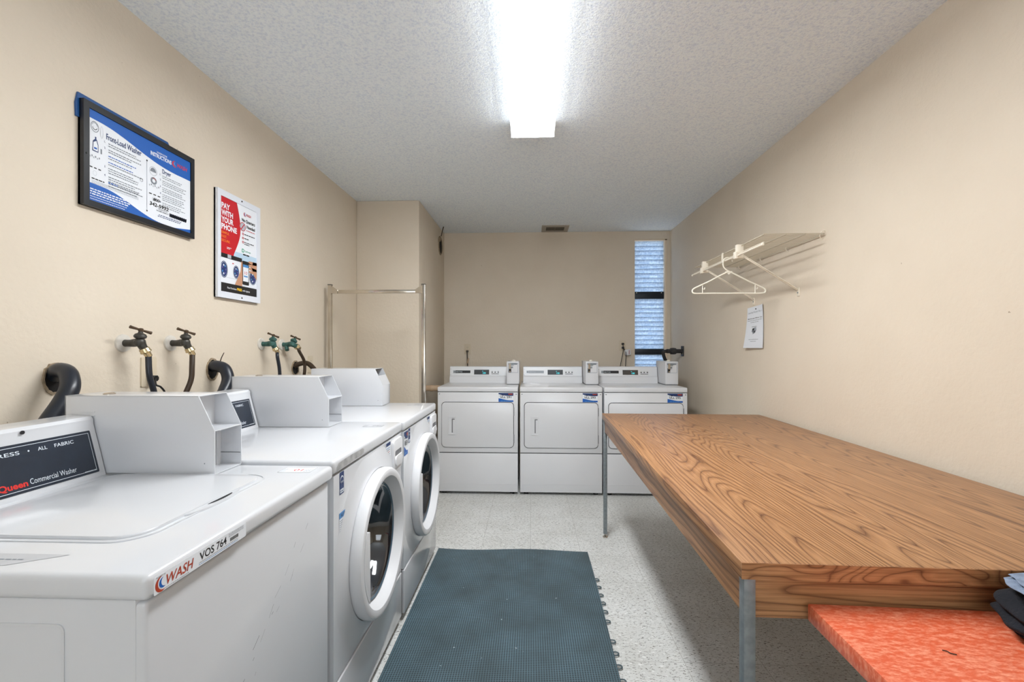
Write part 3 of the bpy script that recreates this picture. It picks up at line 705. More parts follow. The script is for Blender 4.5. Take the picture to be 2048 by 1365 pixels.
# ------------------------------------------------------------------ dryers
M_DISP = mat('black display glass', rgb(12, 18, 26), 0.12, coat=1.0)
M_TEAL = mat('lit teal digits', rgb(60, 190, 200), 0.5, emit=rgb(60, 190, 200), estr=0.7)
def dryer(x0, x1, code, label, silver):
    yf = 3.85; cx = (x0+x1)/2; z = 0.912
    r = thing('coin_dryer', label, 'dryer', (cx, yf+0.36, 0), 'white coin dryers along the back wall')
    F = Frame((x0, yf, 0), (1, 0, 0), (0, 0, 1)); w = x1-x0          # normal -Y
    b = MB(); b.box(x0+0.003, x1-0.003, yf+0.012, yf+0.70, 0.03, z-0.042, M_DRY, bev=0.003); b.box(x0+0.004, x1-0.004, yf+0.004, yf+0.013, 0.345, 0.362, M_GAP); b.box(x0+0.004, x1-0.004, yf+0.004, yf+0.013, z-0.052, z-0.036, M_GAP); b.build('body', r)
    b = MB(); b.box(x0, x1, yf-0.004, yf+0.71, z-0.041, z, M_DRY, bev=0.007, seg=3); b.build('top_panel', r)
    b = MB(); b.box(x0+0.001, x1-0.001, yf, yf+0.02, 0.356, z-0.045, M_DRY, bev=0.004)
    fpn = b.build('front_panel', r)
    for sx in (0.016, w-0.016):
        b = MB(); b.lathe([(0, 0.002), (0.004, 0.002), (0.005, 0)], F.p(sx, 0.852), (0, -1, 0), M_STEEL, 12); b.build('screw', fpn)
    b = MB(); b.box(x0+0.001, x1-0.001, yf, yf+0.02, 0.022, 0.350, M_DRY, bev=0.004); lp = b.build('lower_panel', r)
    b = MB(); b.ringprism([(0.012, 0.026), (w-0.012, 0.026), (w-0.012, 0.092), (0.012, 0.092)], [(0.015, 0.029), (w-0.015, 0.029), (w-0.015, 0.089), (0.015, 0.089)], F, -0.001, 0.0018, M_DRY); b.build('pressed_toe_ridge', lp)
    # door: dark gap outline then the slab
    dx0, dx1, dz0, dz1 = 0.034, w-0.034, 0.398, 0.785
    b = MB(); b.ringprism(rrect(dx0, dz0, dx1, dz1, 0.032), rrect(dx0+0.005, dz0+0.005, dx1-0.005, dz1-0.005, 0.028), F, -0.001, 0.0006, M_GAP); b.build('door_gap', fpn)
    b = MB(); b.prism(rrect(dx0+0.0045, dz0+0.0045, dx1-0.0045, dz1-0.0045, 0.028), F, -0.001, 0.010, M_DRY, bev=0.004); d = b.build('door', r)
    for hz in (0.475, 0.705):
        b = MB(); b.prism([(dx1-0.004, hz-0.035), (dx1+0.003, hz-0.035), (dx1+0.003, hz+0.035), (dx1-0.004, hz+0.035)], F, 0.0, 0.006, M_SEAM); b.build('hinge', d)
    hx = dx0+0.060
    b = MB(); b.ringprism(rrect(hx, 0.508, hx+0.064, 0.664, 0.004), rrect(hx+0.013, 0.520, hx+0.055, 0.652, 0.003), F, 0.009, 0.0145, M_WHITE2)
    b.prism([(hx+0.013, 0.520), (hx+0.030, 0.520), (hx+0.030, 0.652), (hx+0.013, 0.652)], F, 0.009, 0.0125, M_WHITE2)
    b.prism([(hx+0.030, 0.525), (hx+0.054, 0.525), (hx+0.054, 0.642), (hx+0.030, 0.642)], F, 0.010, 0.0106, M_SEAM)
    b.prism([(hx+0.0385, 0.525), (hx+0.054, 0.525), (hx+0.054, 0.634), (hx+0.0385, 0.634)], F, 0.010, 0.0120, M_WHITE2)
    b.build('door_handle', d)
    # sticker
    b = MB(); wave_sticker(b, Frame((x1-0.165, yf-0.0002, 0.787), (1, 0, 0), (0, 0, 1)), 0.126, 0.076, code, 0.0004); b.build('asset_sticker', r)
    # console
    cz = z; yb = 4.315; cw = w-0.14
    prof = [(yb, cz), (yb+0.012, cz+0.058), (yb+0.022, cz+0.064), (yb+0.036, cz+0.150), (yb+0.05, cz+0.156), (yb+0.17, cz+0.150), (yb+0.17, cz)]
    b = MB(); b.prism(prof, Frame((x0+0.020, 0, 0), (0, 1, 0), (0, 0, 1)), 0, w-0.115-0.020, M_DRY); b.build('console', r)
    fc = Frame((x0+0.020, yb+0.022, cz+0.064), (1, 0, 0), (0, 0.014, 0.086)); b = MB(); n = 0.0005
    b.rect(0.004, 0.006, w-0.137, 0.084, fc, n, M_ALU)
    b.rect(0.030, 0.026, 0.196, 0.052, fc, n*2, M_INK if not silver else M_LGREY)
    b.ringprism([(0.030, 0.028), (0.052, 0.028), (0.052, 0.050), (0.030, 0.050)], [(0.033, 0.031), (0.049, 0.031), (0.049, 0.047), (0.033, 0.047)], fc, n*2, n*4, M_LETTER)
    b.text('m', 0.036, 0.035, 0.011, fc, n*4, M_LETTER if not silver else M_GREY, width=0.011)
    b.text('MAYTAG', 0.060, 0.034, 0.009, fc, n*4, M_LETTER, width=0.058, bold=0.012)
    b.prism([(0.232, 0.013), (0.376, 0.013), (0.376, 0.059), (0.232, 0.059)], fc, n, n*5, M_DISP)
    b.text('1.00' if False else '100', 0.316, 0.020, 0.015, fc, n*7, M_TEAL, width=0.028)
    b.rect(0.310, 0.043, 0.320, 0.046, fc, n*7, M_TEAL)
    for k in range(3):
        b.rect(0.399+k*0.029, 0.031, 0.412+k*0.029, 0.040, fc, n*3, M_INK)
    b.rect(0.398, 0.018, 0.470, 0.023, fc, n*3, M_INK)
    for k in range(3): b.words(0.399+k*0.029, 0.046, 0.014, 0.002, fc, n*3, M_GREY, random.Random(k))
    for q in (0.010, 0.066): b.disc(0.008, q, 0.0025, fc, n*3, M_GREY)
    b.build('control_panel', r)
    # coin meter
    mx0, mx1, my = x1-0.110, x1+0.004, 4.10
    b = MB(); pr_ = [(mx0, z), (mx1, z), (mx1, z+0.206), (mx1-0.004, z+0.212), (mx0+0.004, z+0.212), (mx0, z+0.206)]
    b.box(mx0, mx1, my, my+0.30, z+0.006, z+0.210, M_WHITE2, bev=0.005); b.box(mx0+0.004, mx1-0.004, my+0.01, my+0.29, z, z+0.01, M_SEAM)
    cmx = (mx0+mx1)/2; cm = b.build('coin_meter', r)
    G = Frame((mx0, my, z), (1, 0, 0), (0, 0, 1)); b = MB(); W_ = mx1-mx0
    b.ringprism([(0.012, 0.108), (W_-0.010, 0.108), (W_-0.010, 0.198), (0.012, 0.198)], [(0.016, 0.112), (W_-0.014, 0.112), (W_-0.014, 0.194), (0.016, 0.194)], G, -0.001, 0.003, M_LGREY)
    b.rect(0.018, 0.180, W_-0.018, 0.192, G, 0.0004, M_GREY)
    b.build('slide_frame', cm)
    b = MB(); b.prism([(0.020, 0.112), (0.042, 0.112), (0.042, 0.150), (0.020, 0.150)], G, 0, 0.002, M_INK)
    b.prism([(0.022, 0.142), (0.040, 0.142), (0.040, 0.192), (0.022, 0.192)], G, 0, 0.014, M_CHROME); b.prism([(0.036, 0.176), (0.066, 0.176), (0.066, 0.190), (0.036, 0.190)], G, 0, 0.010, M_STEEL)
    b.prism([(0.036, 0.150), (0.058, 0.150), (0.058, 0.164), (0.036, 0.164)], G, 0, 0.008, M_STEEL); b.cyl(G.p(0.031, 0.120, 0), G.p(0.031, 0.120, 0.012), 0.006, M_CHROME, 14)
    b.build('coin_slide', cm)
    b = MB(); b.lathe([(0, 0.012), (0.014, 0.010), (0.018, 0), (0.02, 0)], (cmx+0.005, my+0.12, z+0.210), (0, 0, 1), M_CREAM, 20); b.build('top_knob', cm)
    for k in range(4):
        b = MB(); x = (x0+0.05, x1-0.05)[k % 2]; y = (yf+0.05, yf+0.65)[k//2]; b.cyl((x, y, 0), (x, y, 0.032), 0.02, M_BLACK, 12); b.build('foot', r)
    return r
D1 = dryer(-0.792, -0.106, 'VLL 291', 'white coin dryer with VLL 291 sticker, leftmost of the three', False)
D2 = dryer(-0.089, 0.603, 'VLL 293', 'white coin dryer with VLL 293 sticker and silver badge, in the middle', True)
D3 = dryer(0.618, 1.308, 'VLL 295', 'white coin dryer with VLL 295 sticker, partly behind the wood table', False)

# small white cabinet and vent stub left of the dryers
b = MB(); b.box(-0.94, -0.800, 3.86, 4.20, 0.03, 0.425, M_WHITE, bev=0.006); b.box(-0.935, -0.805, 3.87, 4.19, 0.0, 0.03, M_GAP); b.box(-0.94, -0.797, 3.855, 4.205, 0.37, 0.374, M_SEAM)
tag(b.build('utility_box', origin=(-0.87, 4.03, 0)), 'low white metal box on the floor squeezed left of the dryers', 'box')
M_PIPE = mat('painted beige pipe', rgb(176, 150, 122), 0.6)
b = MB(); b.lathe([(0.045, 0), (0.045, 0.004), (0.026, 0.008), (0.026, 0.05), (0.029, 0.055), (0.029, 0.075), (0.026, 0.08), (0.026, 0.150), (0, 0.150)], (-0.945, 4.02, 0.885), (1, 0, 0), M_PIPE, 24)
tag(b.build('gas_pipe', origin=(-0.945, 4.02, 0.885)), 'short beige pipe stub between the pillar and the leftmost dryer', 'pipe')

# ------------------------------------------------------------------ folding table (long, oak laminate)
TABLE_ROT = -math.atan2(0.473-0.429, 3.03-0.943)
tb = thing('laundry_table', 'long oak-grain laminate folding table on grey steel legs along the right wall', 'table', (0.429, 0.943, 0))
TL, TW, TZ = 2.095, 1.010, 0.812
ox, oy = 0.429, 0.943
b = MB(); b.box(ox, ox+TW, oy+0.0015, oy+TL, TZ-0.034, TZ, M_WOOD, bev=0.0008); b.box(ox, ox+TW, oy, oy+0.0016, TZ-0.034, TZ-0.0006, M_WOODE); b.build('tabletop', tb)
b = MB()
b.box(ox+0.030, ox+TW-0.03, oy+0.014, oy+0.034, TZ-0.118, TZ-0.034, M_WOODX)
b.box(ox+0.030, ox+TW-0.03, oy+TL-0.034, oy+TL-0.014, TZ-0.118, TZ-0.034, M_WOOD2)
b.box(ox+0.014, ox+0.034, oy+0.030, oy+TL-0.03, TZ-0.118, TZ-0.034, M_WOOD2)
b.box(ox+TW-0.034, ox+TW-0.014, oy+0.030, oy+TL-0.03, TZ-0.118, TZ-0.034, M_WOOD2)
b.build('apron', tb)
for i, (lx, ly) in enumerate(((ox+0.007, oy+0.006), (ox+TW-0.031, oy+0.006), (ox+0.007, oy+TL-0.03), (ox+TW-0.031, oy+TL-0.03))):
    b = MB(); b.box(lx, lx+0.0235, ly, ly+0.0235, 0.022, TZ-0.034, M_STEEL, bev=0.0015)
    lg = b.build('leg', tb)
    b = MB(); b.cyl((lx+0.012, ly+0.012, 0.008), (lx+0.012, ly+0.012, 0.024), 0.005, M_CHROME, 10); b.lathe([(0, 0), (0.017, 0), (0.017, 0.004), (0.009, 0.010), (0, 0.011)], (lx+0.012, ly+0.012, 0), (0, 0, 1), M_CHROME, 18); b.build('glide', lg)
tb.rotation_euler = (0, 0, TABLE_ROT)

# orange table
ot = thing('orange_counter', 'orange flecked laminate worktop butted against the near end of the wood table', 'table', (0.556, 0.938, 0))
ox, oy = 0.556, 0.938; L_, W_ = 0.80, 0.93
b = MB(); b.box(ox, ox+W_-0.06, oy-L_, oy, 0.701, 0.735, M_ORANGE, bev=0.003); b.build('worktop', ot)
for lx, ly in ((ox+W_-0.12, oy-0.06), (ox+W_-0.12, oy-L_+0.04), (ox+0.20, oy-L_+0.04), (ox+0.42, oy-0.30)):
    b = MB(); b.box(lx, lx+0.03, ly, ly+0.03, 0, 0.701, M_STEEL, bev=0.002); b.build('leg', ot)
ot.rotation_euler = (0, 0, 0.035*-1)
b = MB(); b.tube([(0.697, 0.800, 0.7365), (0.702, 0.797, 0.7368), (0.704, 0.792, 0.7366), (0.711, 0.789, 0.7365)], 0.0009, M_BROWNHOSE, seg=6, sub=4)
tag(b.build('lint_scrap', origin=(0.70, 0.79, 0.735)), 'tiny dark curl of lint lying on the orange worktop', 'lint')

# clothes on the orange table
def cloth_blob(name, cx, cy, z0, sx, sy, sz, m, label, seed, fold=0.012, lean=(0, 0)):
    rg = random.Random(seed); b = bmesh.new(); bmesh.ops.create_cube(b, size=2); bmesh.ops.subdivide_edges(b, edges=b.edges[:], cuts=34, use_grid_fill=True)
    ph = [rg.uniform(0, 6) for _ in range(8)]
    for v in b.verts:
        p = v.co.copy(); q = p.normalized(); k = 0.55
        p = V3((p.x*(1-k)+q.x*1.15*k, p.y*(1-k)+q.y*1.15*k, p.z*(1-k*0.7)+q.z*k*0.7))
        w = 1+0.07*math.sin(4*p.x+ph[0])*math.cos(3*p.y+ph[1])+0.03*math.sin(7*p.y+ph[2]+2*p.z)
        z = (p.z+1)/2; x = p.x*w; y = p.y*w
        zz = z*sz + fold*(0.3*math.sin(5*p.x+3*p.y+ph[3])-0.4)*z+fold*0.15*math.sin(9*p.y+ph[4]-4*p.x)*z
        grooves = 1-0.10*abs(math.sin(z*math.pi*2.5+ph[5]))**3
        v.co = V3((cx+x*sx*grooves+lean[0]*z, cy+y*sy*grooves+lean[1]*z, z0+max(0, zz)))
    o = MB(); o.sharp = 90; o.bm(b, m); ob = o.build(name, origin=(cx, cy, z0)); tag(ob, label, 'clothes'); return ob
M_NAVYC = mat('navy black cotton', rgb(13, 16, 25), 0.9, noise=(20, 0.3), bump=(160, 0.002))
M_DENIM = mat('faded blue grey cotton', rgb(128, 142, 164), 0.9, noise=(60, 0.22), bump=(220, 0.003))
cloth_blob('folded_shirt', 0.985, 0.832, 0.7352, 0.130, 0.080, 0.070, M_NAVYC, 'dark navy garments heaped on the orange worktop at the right edge', 3)
cloth_blob('folded_jeans', 1.005, 0.825, 0.8085, 0.140, 0.070, 0.024, M_DENIM, 'faded blue-grey folded garment lying on top of the navy heap', 5, fold=0.004)

# ------------------------------------------------------------------ wall posters
def poster_washer():
    y0, y1, z0, z1 = 1.435, 1.928, 1.722, 2.070
    r = thing('instruction_board', 'black framed blue and white washer and dryer instruction board on the left wall', 'sign', (XL, (y0+y1)/2, z0))
    F = Frame((XL, y0, z0), (0, 1, 0), (0, 0, 1)); w, h = y1-y0, z1-z0     # normal = +X
    M_FB = mat('black plastic frame', rgb(26, 28, 33), 0.35)
    b = MB(); b.prism([(0, 0), (w, 0), (w, h), (0, h)], F, 0.001, 0.008, M_FB)
    t = 0.020
    b.ringprism([(0, 0), (w, 0), (w, h), (0, h)], [(t, t), (w-t, t), (w-t, h-t*1.1), (t, h-t*1.1)], F, 0.001, 0.021, M_FB); b.build('frame', r)
    M_BACK = mat('blue backing board', rgb(20, 78, 140), 0.4)
    b = MB(); b.prism([(-0.010, 0.285), (0.05, 0.285), (0.05, h-0.03), (w*0.80, h-0.02), (w*0.74, h+0.018), (0.03, h+0.018), (-0.004, h+0.018), (-0.012, h-0.02)], F, 0.0005, 0.006, M_BACK); b.build('backing_board', r)
    b = MB(); q = 0.0165; n = 0.0003
    X0, X1, Z0, Z1 = t, w-t, t, h-t*1.1; pw, ph = X1-X0, Z1-Z0
    P = Wide(F.p(X0, Z0, q), (0, 1, 0), (0, 0, 1), pw, 202/884.7)
    b.rect(0, 0, pw, ph, P, 0, M_PAPER)
    up = []; lo = []
    for i in range(33):
        s = i/32
        up.append((pw*s, ph*(0.885+0.02*math.cos(s*3.0)-0.135*(0.5-0.5*math.cos(min(1, max(0, (s-0.12)/0.72))*math.pi)) if s < 0.9 else 0.735+0.0*s)))
        lo.append((pw*s, ph*(0.175+0.02*math.cos(s*4)-0.150*(0.5-0.5*math.cos(min(1, max(0, (s-0.15)/0.60))*math.pi))+(0.04*(s-0.85)/0.15 if s > 0.85 else 0))))
    b.poly([(0, ph)]+up+[(pw, ph)], P, n, M_BLUE); b.poly([(0, 0), (pw, 0)]+lo[::-1], P, n, M_BLUE)
    T = M_DBLUE; rg = random.Random(11)
    b.text('Front-Load Washer', pw*0.175, ph*0.752, ph*0.066, P, 2*n, T, width=pw*0.345, bold=0.015)
    b.text('LAUNDRY ROOM', pw*0.67, ph*0.895, ph*0.022, P, 2*n, M_PAPER, width=pw*0.10, bold=0.01)
    b.text('INSTRUCTIONS', pw*0.61, ph*0.835, ph*0.048, P, 2*n, M_PAPER, width=pw*0.205, bold=0.03)
    wash_logo(b, P, pw*0.83, ph*0.835, ph*0.062, 2*n, M_RED, M_BLUE2)
    b.text('Dryer', pw*0.725, ph*0.665, ph*0.055, P, 2*n, T, width=pw*0.085, bold=0.015)
    b.rect(pw*0.5725, ph*0.11, pw*0.5745, ph*0.73, P, 2*n, M_DBLUE); b.disc(pw*0.5735, ph*0.735, 0.003, P, 2*n, M_INK); b.disc(pw*0.5735, ph*0.105, 0.003, P, 2*n, M_INK)
    yy = 0.705
    for num, lines in (('1.', 2), ('2.', 2), ('', 2), ('', 2), ('3.', 3), ('4.', 5)):
        if num: b.text(num, pw*0.155, ph*yy, ph*0.022, P, 2*n, T, bold=0.01)
        for k in range(lines): b.words(pw*0.195, ph*(yy-0.026*k), pw*rg.uniform(.22, .34), ph*0.010, P, 2*n, M_BLUE if (num == '' and k == 0) else M_GREY, rg)
        yy -= 0.026*lines+0.018
    b.words(pw*0.195, ph*0.262, pw*0.09, ph*0.012, P, 2*n, M_BLUE, rg); b.words(pw*0.29, ph*0.262, pw*0.2, ph*0.009, P, 2*n, M_GREY, rg)
    b.words(pw*0.03, ph*0.245, pw*0.13, ph*0.012, P, 2*n, M_INK, rg)
    for k in range(3): b.words(pw*0.03, ph*(0.225-0.014*k), pw*0.46, ph*0.006, P, 2*n, M_LGREY, rg)
    for k in range(5): b.words(pw*0.015, ph*(0.125-0.026*k), pw*(0.42-0.02*k), ph*(0.013 if k < 3 else 0.007), P, 2*n, M_PAPER, rg)
    yy = 0.625
    for num, lines in (('1.', 2), ('2.', 3), ('3.', 3), ('4.', 4), ('5.', 3)):
        b.text(num, pw*0.70, ph*yy, ph*0.022, P, 2*n, T, bold=0.01)
        for k in range(lines): b.words(pw*0.725, ph*(yy-0.024*k), pw*rg.uniform(.17, .25), ph*0.009, P, 2*n, M_GREY, rg)
        yy -= 0.024*lines+0.016
    # pictures: drum, detergent jug, knobs, sneakers, dryer doors
    b.ring(pw*0.062, ph*0.825, 0.017, 0.0022, P, 2*n, M_GREY); b.ring(pw*0.062, ph*0.83, 0.011, 0.002, P, 2*n, M_INK, 200, 340); b.ring(pw*0.062, ph*0.825, 0.013, 0.0015, P, 2*n, M_GREY, 20, 160)
    jx, jz = pw*0.037, ph*0.555
    b.poly([(jx, jz), (jx+0.027, jz), (jx+0.027, jz+0.026), (jx+0.020, jz+0.042), (jx+0.014, jz+0.044), (jx+0.003, jz+0.034)], P, 2*n, M_DBLUE)
    b.poly([(jx+0.003, jz+0.003), (jx+0.024, jz+0.003), (jx+0.024, jz+0.024), (jx+0.018, jz+0.037), (jx+0.005, jz+0.030)], P, 3*n, M_PAPER); b.rect(jx+0.007, jz+0.008, jx+0.020, jz+0.014, P, 4*n, M_BLUE); b.rect(jx+0.012, jz+0.043, jx+0.018, jz+0.050, P, 2*n, M_DBLUE)
    b.rect(pw*0.118, ph*0.555, pw*0.132, ph*0.61, P, 2*n, M_GREY); b.ring(pw*0.13, ph*0.80, 0.006, 0.001, P, 2*n, M_LGREY, ry=0.02)
    for yq, xb in ((0.475, 0.012), (0.435, 0.595)):
        for k in range(6): b.rect(pw*(xb+0.018*k), ph*(yq+0.012*(k % 2)), pw*(xb+0.009+0.018*k), ph*(yq+0.02+0.012*(k % 2)), P, 2*n, (M_LGREY, M_GREY)[k % 2])
    for yq, xb in ((0.365, 0.012), (0.335, 0.595)):
        for k in range(3): b.rect(pw*(xb+0.042*k), ph*yq, pw*(xb+0.026+0.042*k), ph*(yq+0.012), P, 2*n, M_INK)
        b.ring(pw*(xb+0.05), ph*(yq-0.05), 0.008, 0.0008, P, 2*n, M_LGREY)
    b.ring(pw*0.635, ph*0.635, 0.0165, 0.001, P, 2*n, M_GREY); b.poly([(pw*0.635+0.013*math.cos(a*math.pi/12), ph*0.625+0.016*math.sin(a*math.pi/12)) for a in range(13)], P, 2*n, M_GREY)
    b.disc(pw*0.64, ph*0.515, 0.014, P, 2*n, M_GREY); b.disc(pw*0.64, ph*0.515, 0.007, P, 3*n, M_PAPER); b.ring(pw*0.64, ph*0.515, 0.010, 0.002, P, 4*n, M_RUST, 20, 120)
    b.ring(pw*0.52, ph*0.46, 0.006, 0.0015, P, 2*n, M_GREY)
    # handwriting
    b.text('800-', pw*0.635, ph*0.262, ph*0.036, P, 4*n, M_INK, width=pw*0.075, bold=0.02, shear=0.1, rot=0.05)
    b.text('342-5932', pw*0.600, ph*0.195, ph*0.045, P, 4*n, M_INK, width=pw*0.185, bold=0.02, shear=0.1, rot=0.0)
    b.text('FOR SERVICE CALL', pw*0.685, ph*0.172, ph*0.013, P, 4*n, M_INK, width=pw*0.09, bold=0.01); b.text('OR SUBMIT ONLINE AT:', pw*0.665, ph*0.148, ph*0.013, P, 4*n, M_INK, width=pw*0.12, bold=0.01)
    sc = []
    for k in range(60): sc.append(P.p(pw*(0.795+0.165*k/59), ph*(0.152+(0.022 if k % 2 else -0.022)+0.004*math.sin(k)), 4*n))
    b.tube(sc, 0.0011, M_INK, seg=4, sub=1); b.prism([(pw*0.80, ph*0.135), (pw*0.955, ph*0.135), (pw*0.955, ph*0.172), (pw*0.80, ph*0.172)], P, 3*n, 3.5*n, M_DBLUE)
    for k in range(2): b.words(pw*(0.69-0.01*k), ph*(0.102-0.02*k), pw*0.22, ph*0.009, P, 2*n, M_DBLUE, rg)
    b.build('instruction_sheet', r)
    b = MB(); b.cyl(F.p(0.010, h*0.49, 0.0205), F.p(0.010, h*0.49, 0.0225), 0.003, M_INK, 10); b.build('screw', r)
poster_washer()
def poster_pay():
    y0, y1, z0, z1 = 2.077, 2.413, 1.488, 2.003
    r = thing('payment_poster', 'white framed red and white pay-with-your-phone poster on the left wall', 'poster', (XL, (y0+y1)/2, z0))
    F = Frame((XL, y0, z0), (0, 1, 0), (0, 0, 1)); w, h = y1-y0, z1-z0
    M_FW = mat('white snap frame', rgb(224, 228, 236), 0.35)
    b = MB(); t = 0.030
    b.prism([(0, 0), (w, 0), (w, h), (0, h)], F, 0.001, 0.008, M_FW)
    b.ringprism([(0, 0), (w, 0), (w, h), (0, h)], [(t*0.75, t), (w-t, t), (w-t, h-t), (t*0.75, h-t)], F, 0.001, 0.020, M_FW); b.build('frame', r)
    for zz in (0.012, h-0.012):
        b = MB(); b.cyl(F.p(w*0.53, zz, 0.0195), F.p(w*0.53, zz, 0.0215), 0.0042, M_INK, 12); b.build('screw', r)
    X0, X1, Z0, Z1 = t*0.75, w-t, t, h-t; pw, ph = X1-X0, Z1-Z0; P = Wide(F.p(X0, Z0, 0.0160), (0, 1, 0), (0, 0, 1), pw, 74.3/621); n = 0.0003; b = MB()
    M_SKY = mat('pale blue poster print', rgb(186, 212, 232), 0.4); M_SKIN = mat('printed skin tone', rgb(196, 146, 116), 0.5); M_YEL = mat('yellow ink', rgb(244, 200, 40), 0.5); M_ORI = mat('orange ink', rgb(242, 130, 44), 0.5); M_GRN = mat('green ink', rgb(34, 160, 120), 0.5)
    M_POR = mat('poster red', rgb(198, 28, 40), 0.4); M_PUR = mat('purple print', rgb(92, 80, 150), 0.5)
    b.rect(0, 0, pw, ph, P, 0, M_PAPER); b.rect(0, ph*0.36, pw, ph*0.46, P, n, M_SKY); b.rect(0, ph*0.10, pw, ph*0.38, P, n, M_PAPER)
    curve = [(pw*(0.55-0.33*(abs(s-0.42)/0.6)**2.4+0.0), ph*(1-0.62*s)) for s in [i/24 for i in range(25)]]
    curve = [(pw*(0.46+0.10*math.sin(math.pi*min(1, s*1.05))-0.26*max(0, s-0.55)**1.3), ph*(1-0.60*s)) for s in [i/24 for i in range(25)]]
    b.poly([(0, ph*0.40), ]+[(c[0], c[1]) for c in curve[::-1]]+[(0, ph)], P, 2*n, M_POR)
    for k, (tx, wd) in enumerate((('PAY', 0.235), ('WITH', 0.32), ('YOUR', 0.335), ('PHONE', 0.43))):
        b.text(tx, pw*0.03, ph*(0.88-0.0735*k), ph*0.056, P, 3*n, M_PAPER, width=pw*wd, bold=0.035)
    for k, (tx, wd) in enumerate((('SIMPLE.', 0.22), ('FAST.', 0.15), ('SECURE.', 0.24))):
        b.text(tx, pw*0.03, ph*(0.612-0.042*k), ph*0.024, P, 3*n, M_ORI, width=pw*wd, bold=0.02)
    b.words(pw*0.18, ph*0.475, pw*0.13, ph*0.006, P, 3*n, M_PAPER, random.Random(1)); b.words(pw*0.18, ph*0.462, pw*0.10, ph*0.006, P, 3*n, M_PAPER, random.Random(2))
    wash_logo(b, P, pw*0.66, ph*0.895, ph*0.036, 3*n, M_POR, M_BLUE)
    b.text('No Quarters', pw*0.60, ph*0.825, ph*0.036, P, 3*n, M_INK, width=pw*0.36, bold=0.025); b.text('Needed', pw*0.73, ph*0.765, ph*0.036, P, 3*n, M_INK, width=pw*0.23, bold=0.025)
    b.words(pw*0.72, ph*0.735, pw*0.24, ph*0.008, P, 3*n, M_POR, random.Random(3))
    b.disc(pw*0.62, ph*0.765, pw*0.085, P, 3*n, M_LGREY, ry=pw*0.07); b.ring(pw*0.62, ph*0.765, pw*0.075, 0.003, P, 4*n, M_POR); b.prism([(pw*0.57, ph*0.735), (pw*0.585, ph*0.730), (pw*0.67, ph*0.795), (pw*0.655, ph*0.80)], P, 3*n, 4*n, M_POR)
    for k in range(3):
        b.ring(pw*0.63, ph*(0.685-0.045*k), pw*0.018, 0.003, P, 3*n, M_POR); b.words(pw*0.67, ph*(0.682-0.045*k), pw*(0.28, .12, .27)[k], ph*0.009, P, 3*n, M_INK, random.Random(k+5))
    b.words(pw*0.67, ph*0.572, pw*0.14, ph*0.009, P, 3*n, M_INK, random.Random(8))
    b.prism(rrect(pw*0.60, ph*0.478, pw*0.655, ph*0.518, 0.003), P, 2*n, 3*n, M_GRN); b.rect(pw*0.615, ph*0.487, pw*0.64, ph*0.509, P, 4*n, M_PAPER); b.text('PayRange', pw*0.67, ph*0.49, ph*0.018, P, 3*n, M_GRN, width=pw*0.17)
    b.rect(pw*0.63, ph*0.448, pw*0.71, ph*0.463, P, 3*n, M_INK); b.rect(pw*0.72, ph*0.448, pw*0.80, ph*0.463, P, 3*n, M_INK)
    b.rect(0, ph*0.365, pw*0.60, ph*0.405, P, 3*n, M_INK); b.rect(pw*0.20, ph*0.365, pw*0.30, ph*0.405, P, 4*n, M_LGREY)
    for cx, cz, rr in ((0.10, 0.235, 0.105), (0.44, 0.235, 0.085), (0.90, 0.215, 0.095)):
        b.disc(pw*cx, ph*cz, pw*rr, P, 3*n, M_DBLUE, ry=pw*rr*1.35); b.ring(pw*cx, ph*cz, pw*rr*0.86, 0.0025, P, 4*n, M_LGREY, ry=pw*rr*1.2)
        for k in range(7):
            a = k*0.9; b.disc(pw*cx+pw*rr*0.45*math.cos(a), ph*cz+pw*rr*0.7*math.sin(a), pw*rr*0.17, P, 4*n, (M_PUR, M_BLUE2, M_LETTER)[k % 3])
    b.words(pw*0.33, ph*0.315, pw*0.07, ph*0.01, P, 3*n, M_POR, random.Random(9)); b.rect(0, ph*0.155, pw, ph*0.158, P, 2*n, M_LGREY)
    # forearm and hands with the phone
    b.poly([(pw*0.40, ph*0.095), (pw*0.60, ph*0.095), (pw*0.66, ph*0.24), (pw*0.64, ph*0.37), (pw*0.58, ph*0.37), (pw*0.56, ph*0.26)], P, 5*n, M_SKIN)
    for k in range(4):
        bz = 0.39-0.035*k; b.poly([(pw*1.0, ph*(bz-0.035)), (pw*1.0, ph*(bz+0.012)), (pw*0.80, ph*(bz+0.008-0.002*k)), (pw*0.765, ph*(bz-0.004)), (pw*0.80, ph*(bz-0.018))], P, (7+k % 2)*n, M_SKIN)
    b.poly([(pw*1.0, ph*0.20), (pw*1.0, ph*0.40), (pw*0.90, ph*0.40), (pw*0.86, ph*0.33), (pw*0.93, ph*0.24)], P, 7*n, M_SKIN)
    b.prism(rrect(pw*0.61, ph*0.115, pw*0.79, ph*0.385, 0.006), P, 5*n, 6*n, M_INK); b.rect(pw*0.625, ph*0.155, pw*0.775, ph*0.345, P, 6.5*n, M_PAPER); b.rect(pw*0.625, ph*0.315, pw*0.775, ph*0.345, P, 7*n, M_BLUE2)
    b.text('10', pw*0.665, ph*0.235, ph*0.034, P, 7*n, M_POR, width=pw*0.075); b.rect(pw*0.645, ph*0.205, pw*0.755, ph*0.220, P, 7*n, M_BLUE2)
    b.rect(0, 0, pw, ph*0.095, P, 5*n, M_INK); b.text('First Purchase', pw*0.19, ph*0.038, ph*0.020, P, 6*n, M_PAPER, width=pw*0.255, bold=0.01); b.text('FREE', pw*0.46, ph*0.036, ph*0.027, P, 6*n, M_YEL, width=pw*0.135, bold=0.03); b.text('with signup', pw*0.61, ph*0.038, ph*0.020, P, 6*n, M_PAPER, width=pw*0.20, bold=0.01)
    b.build('poster_sheet', r)
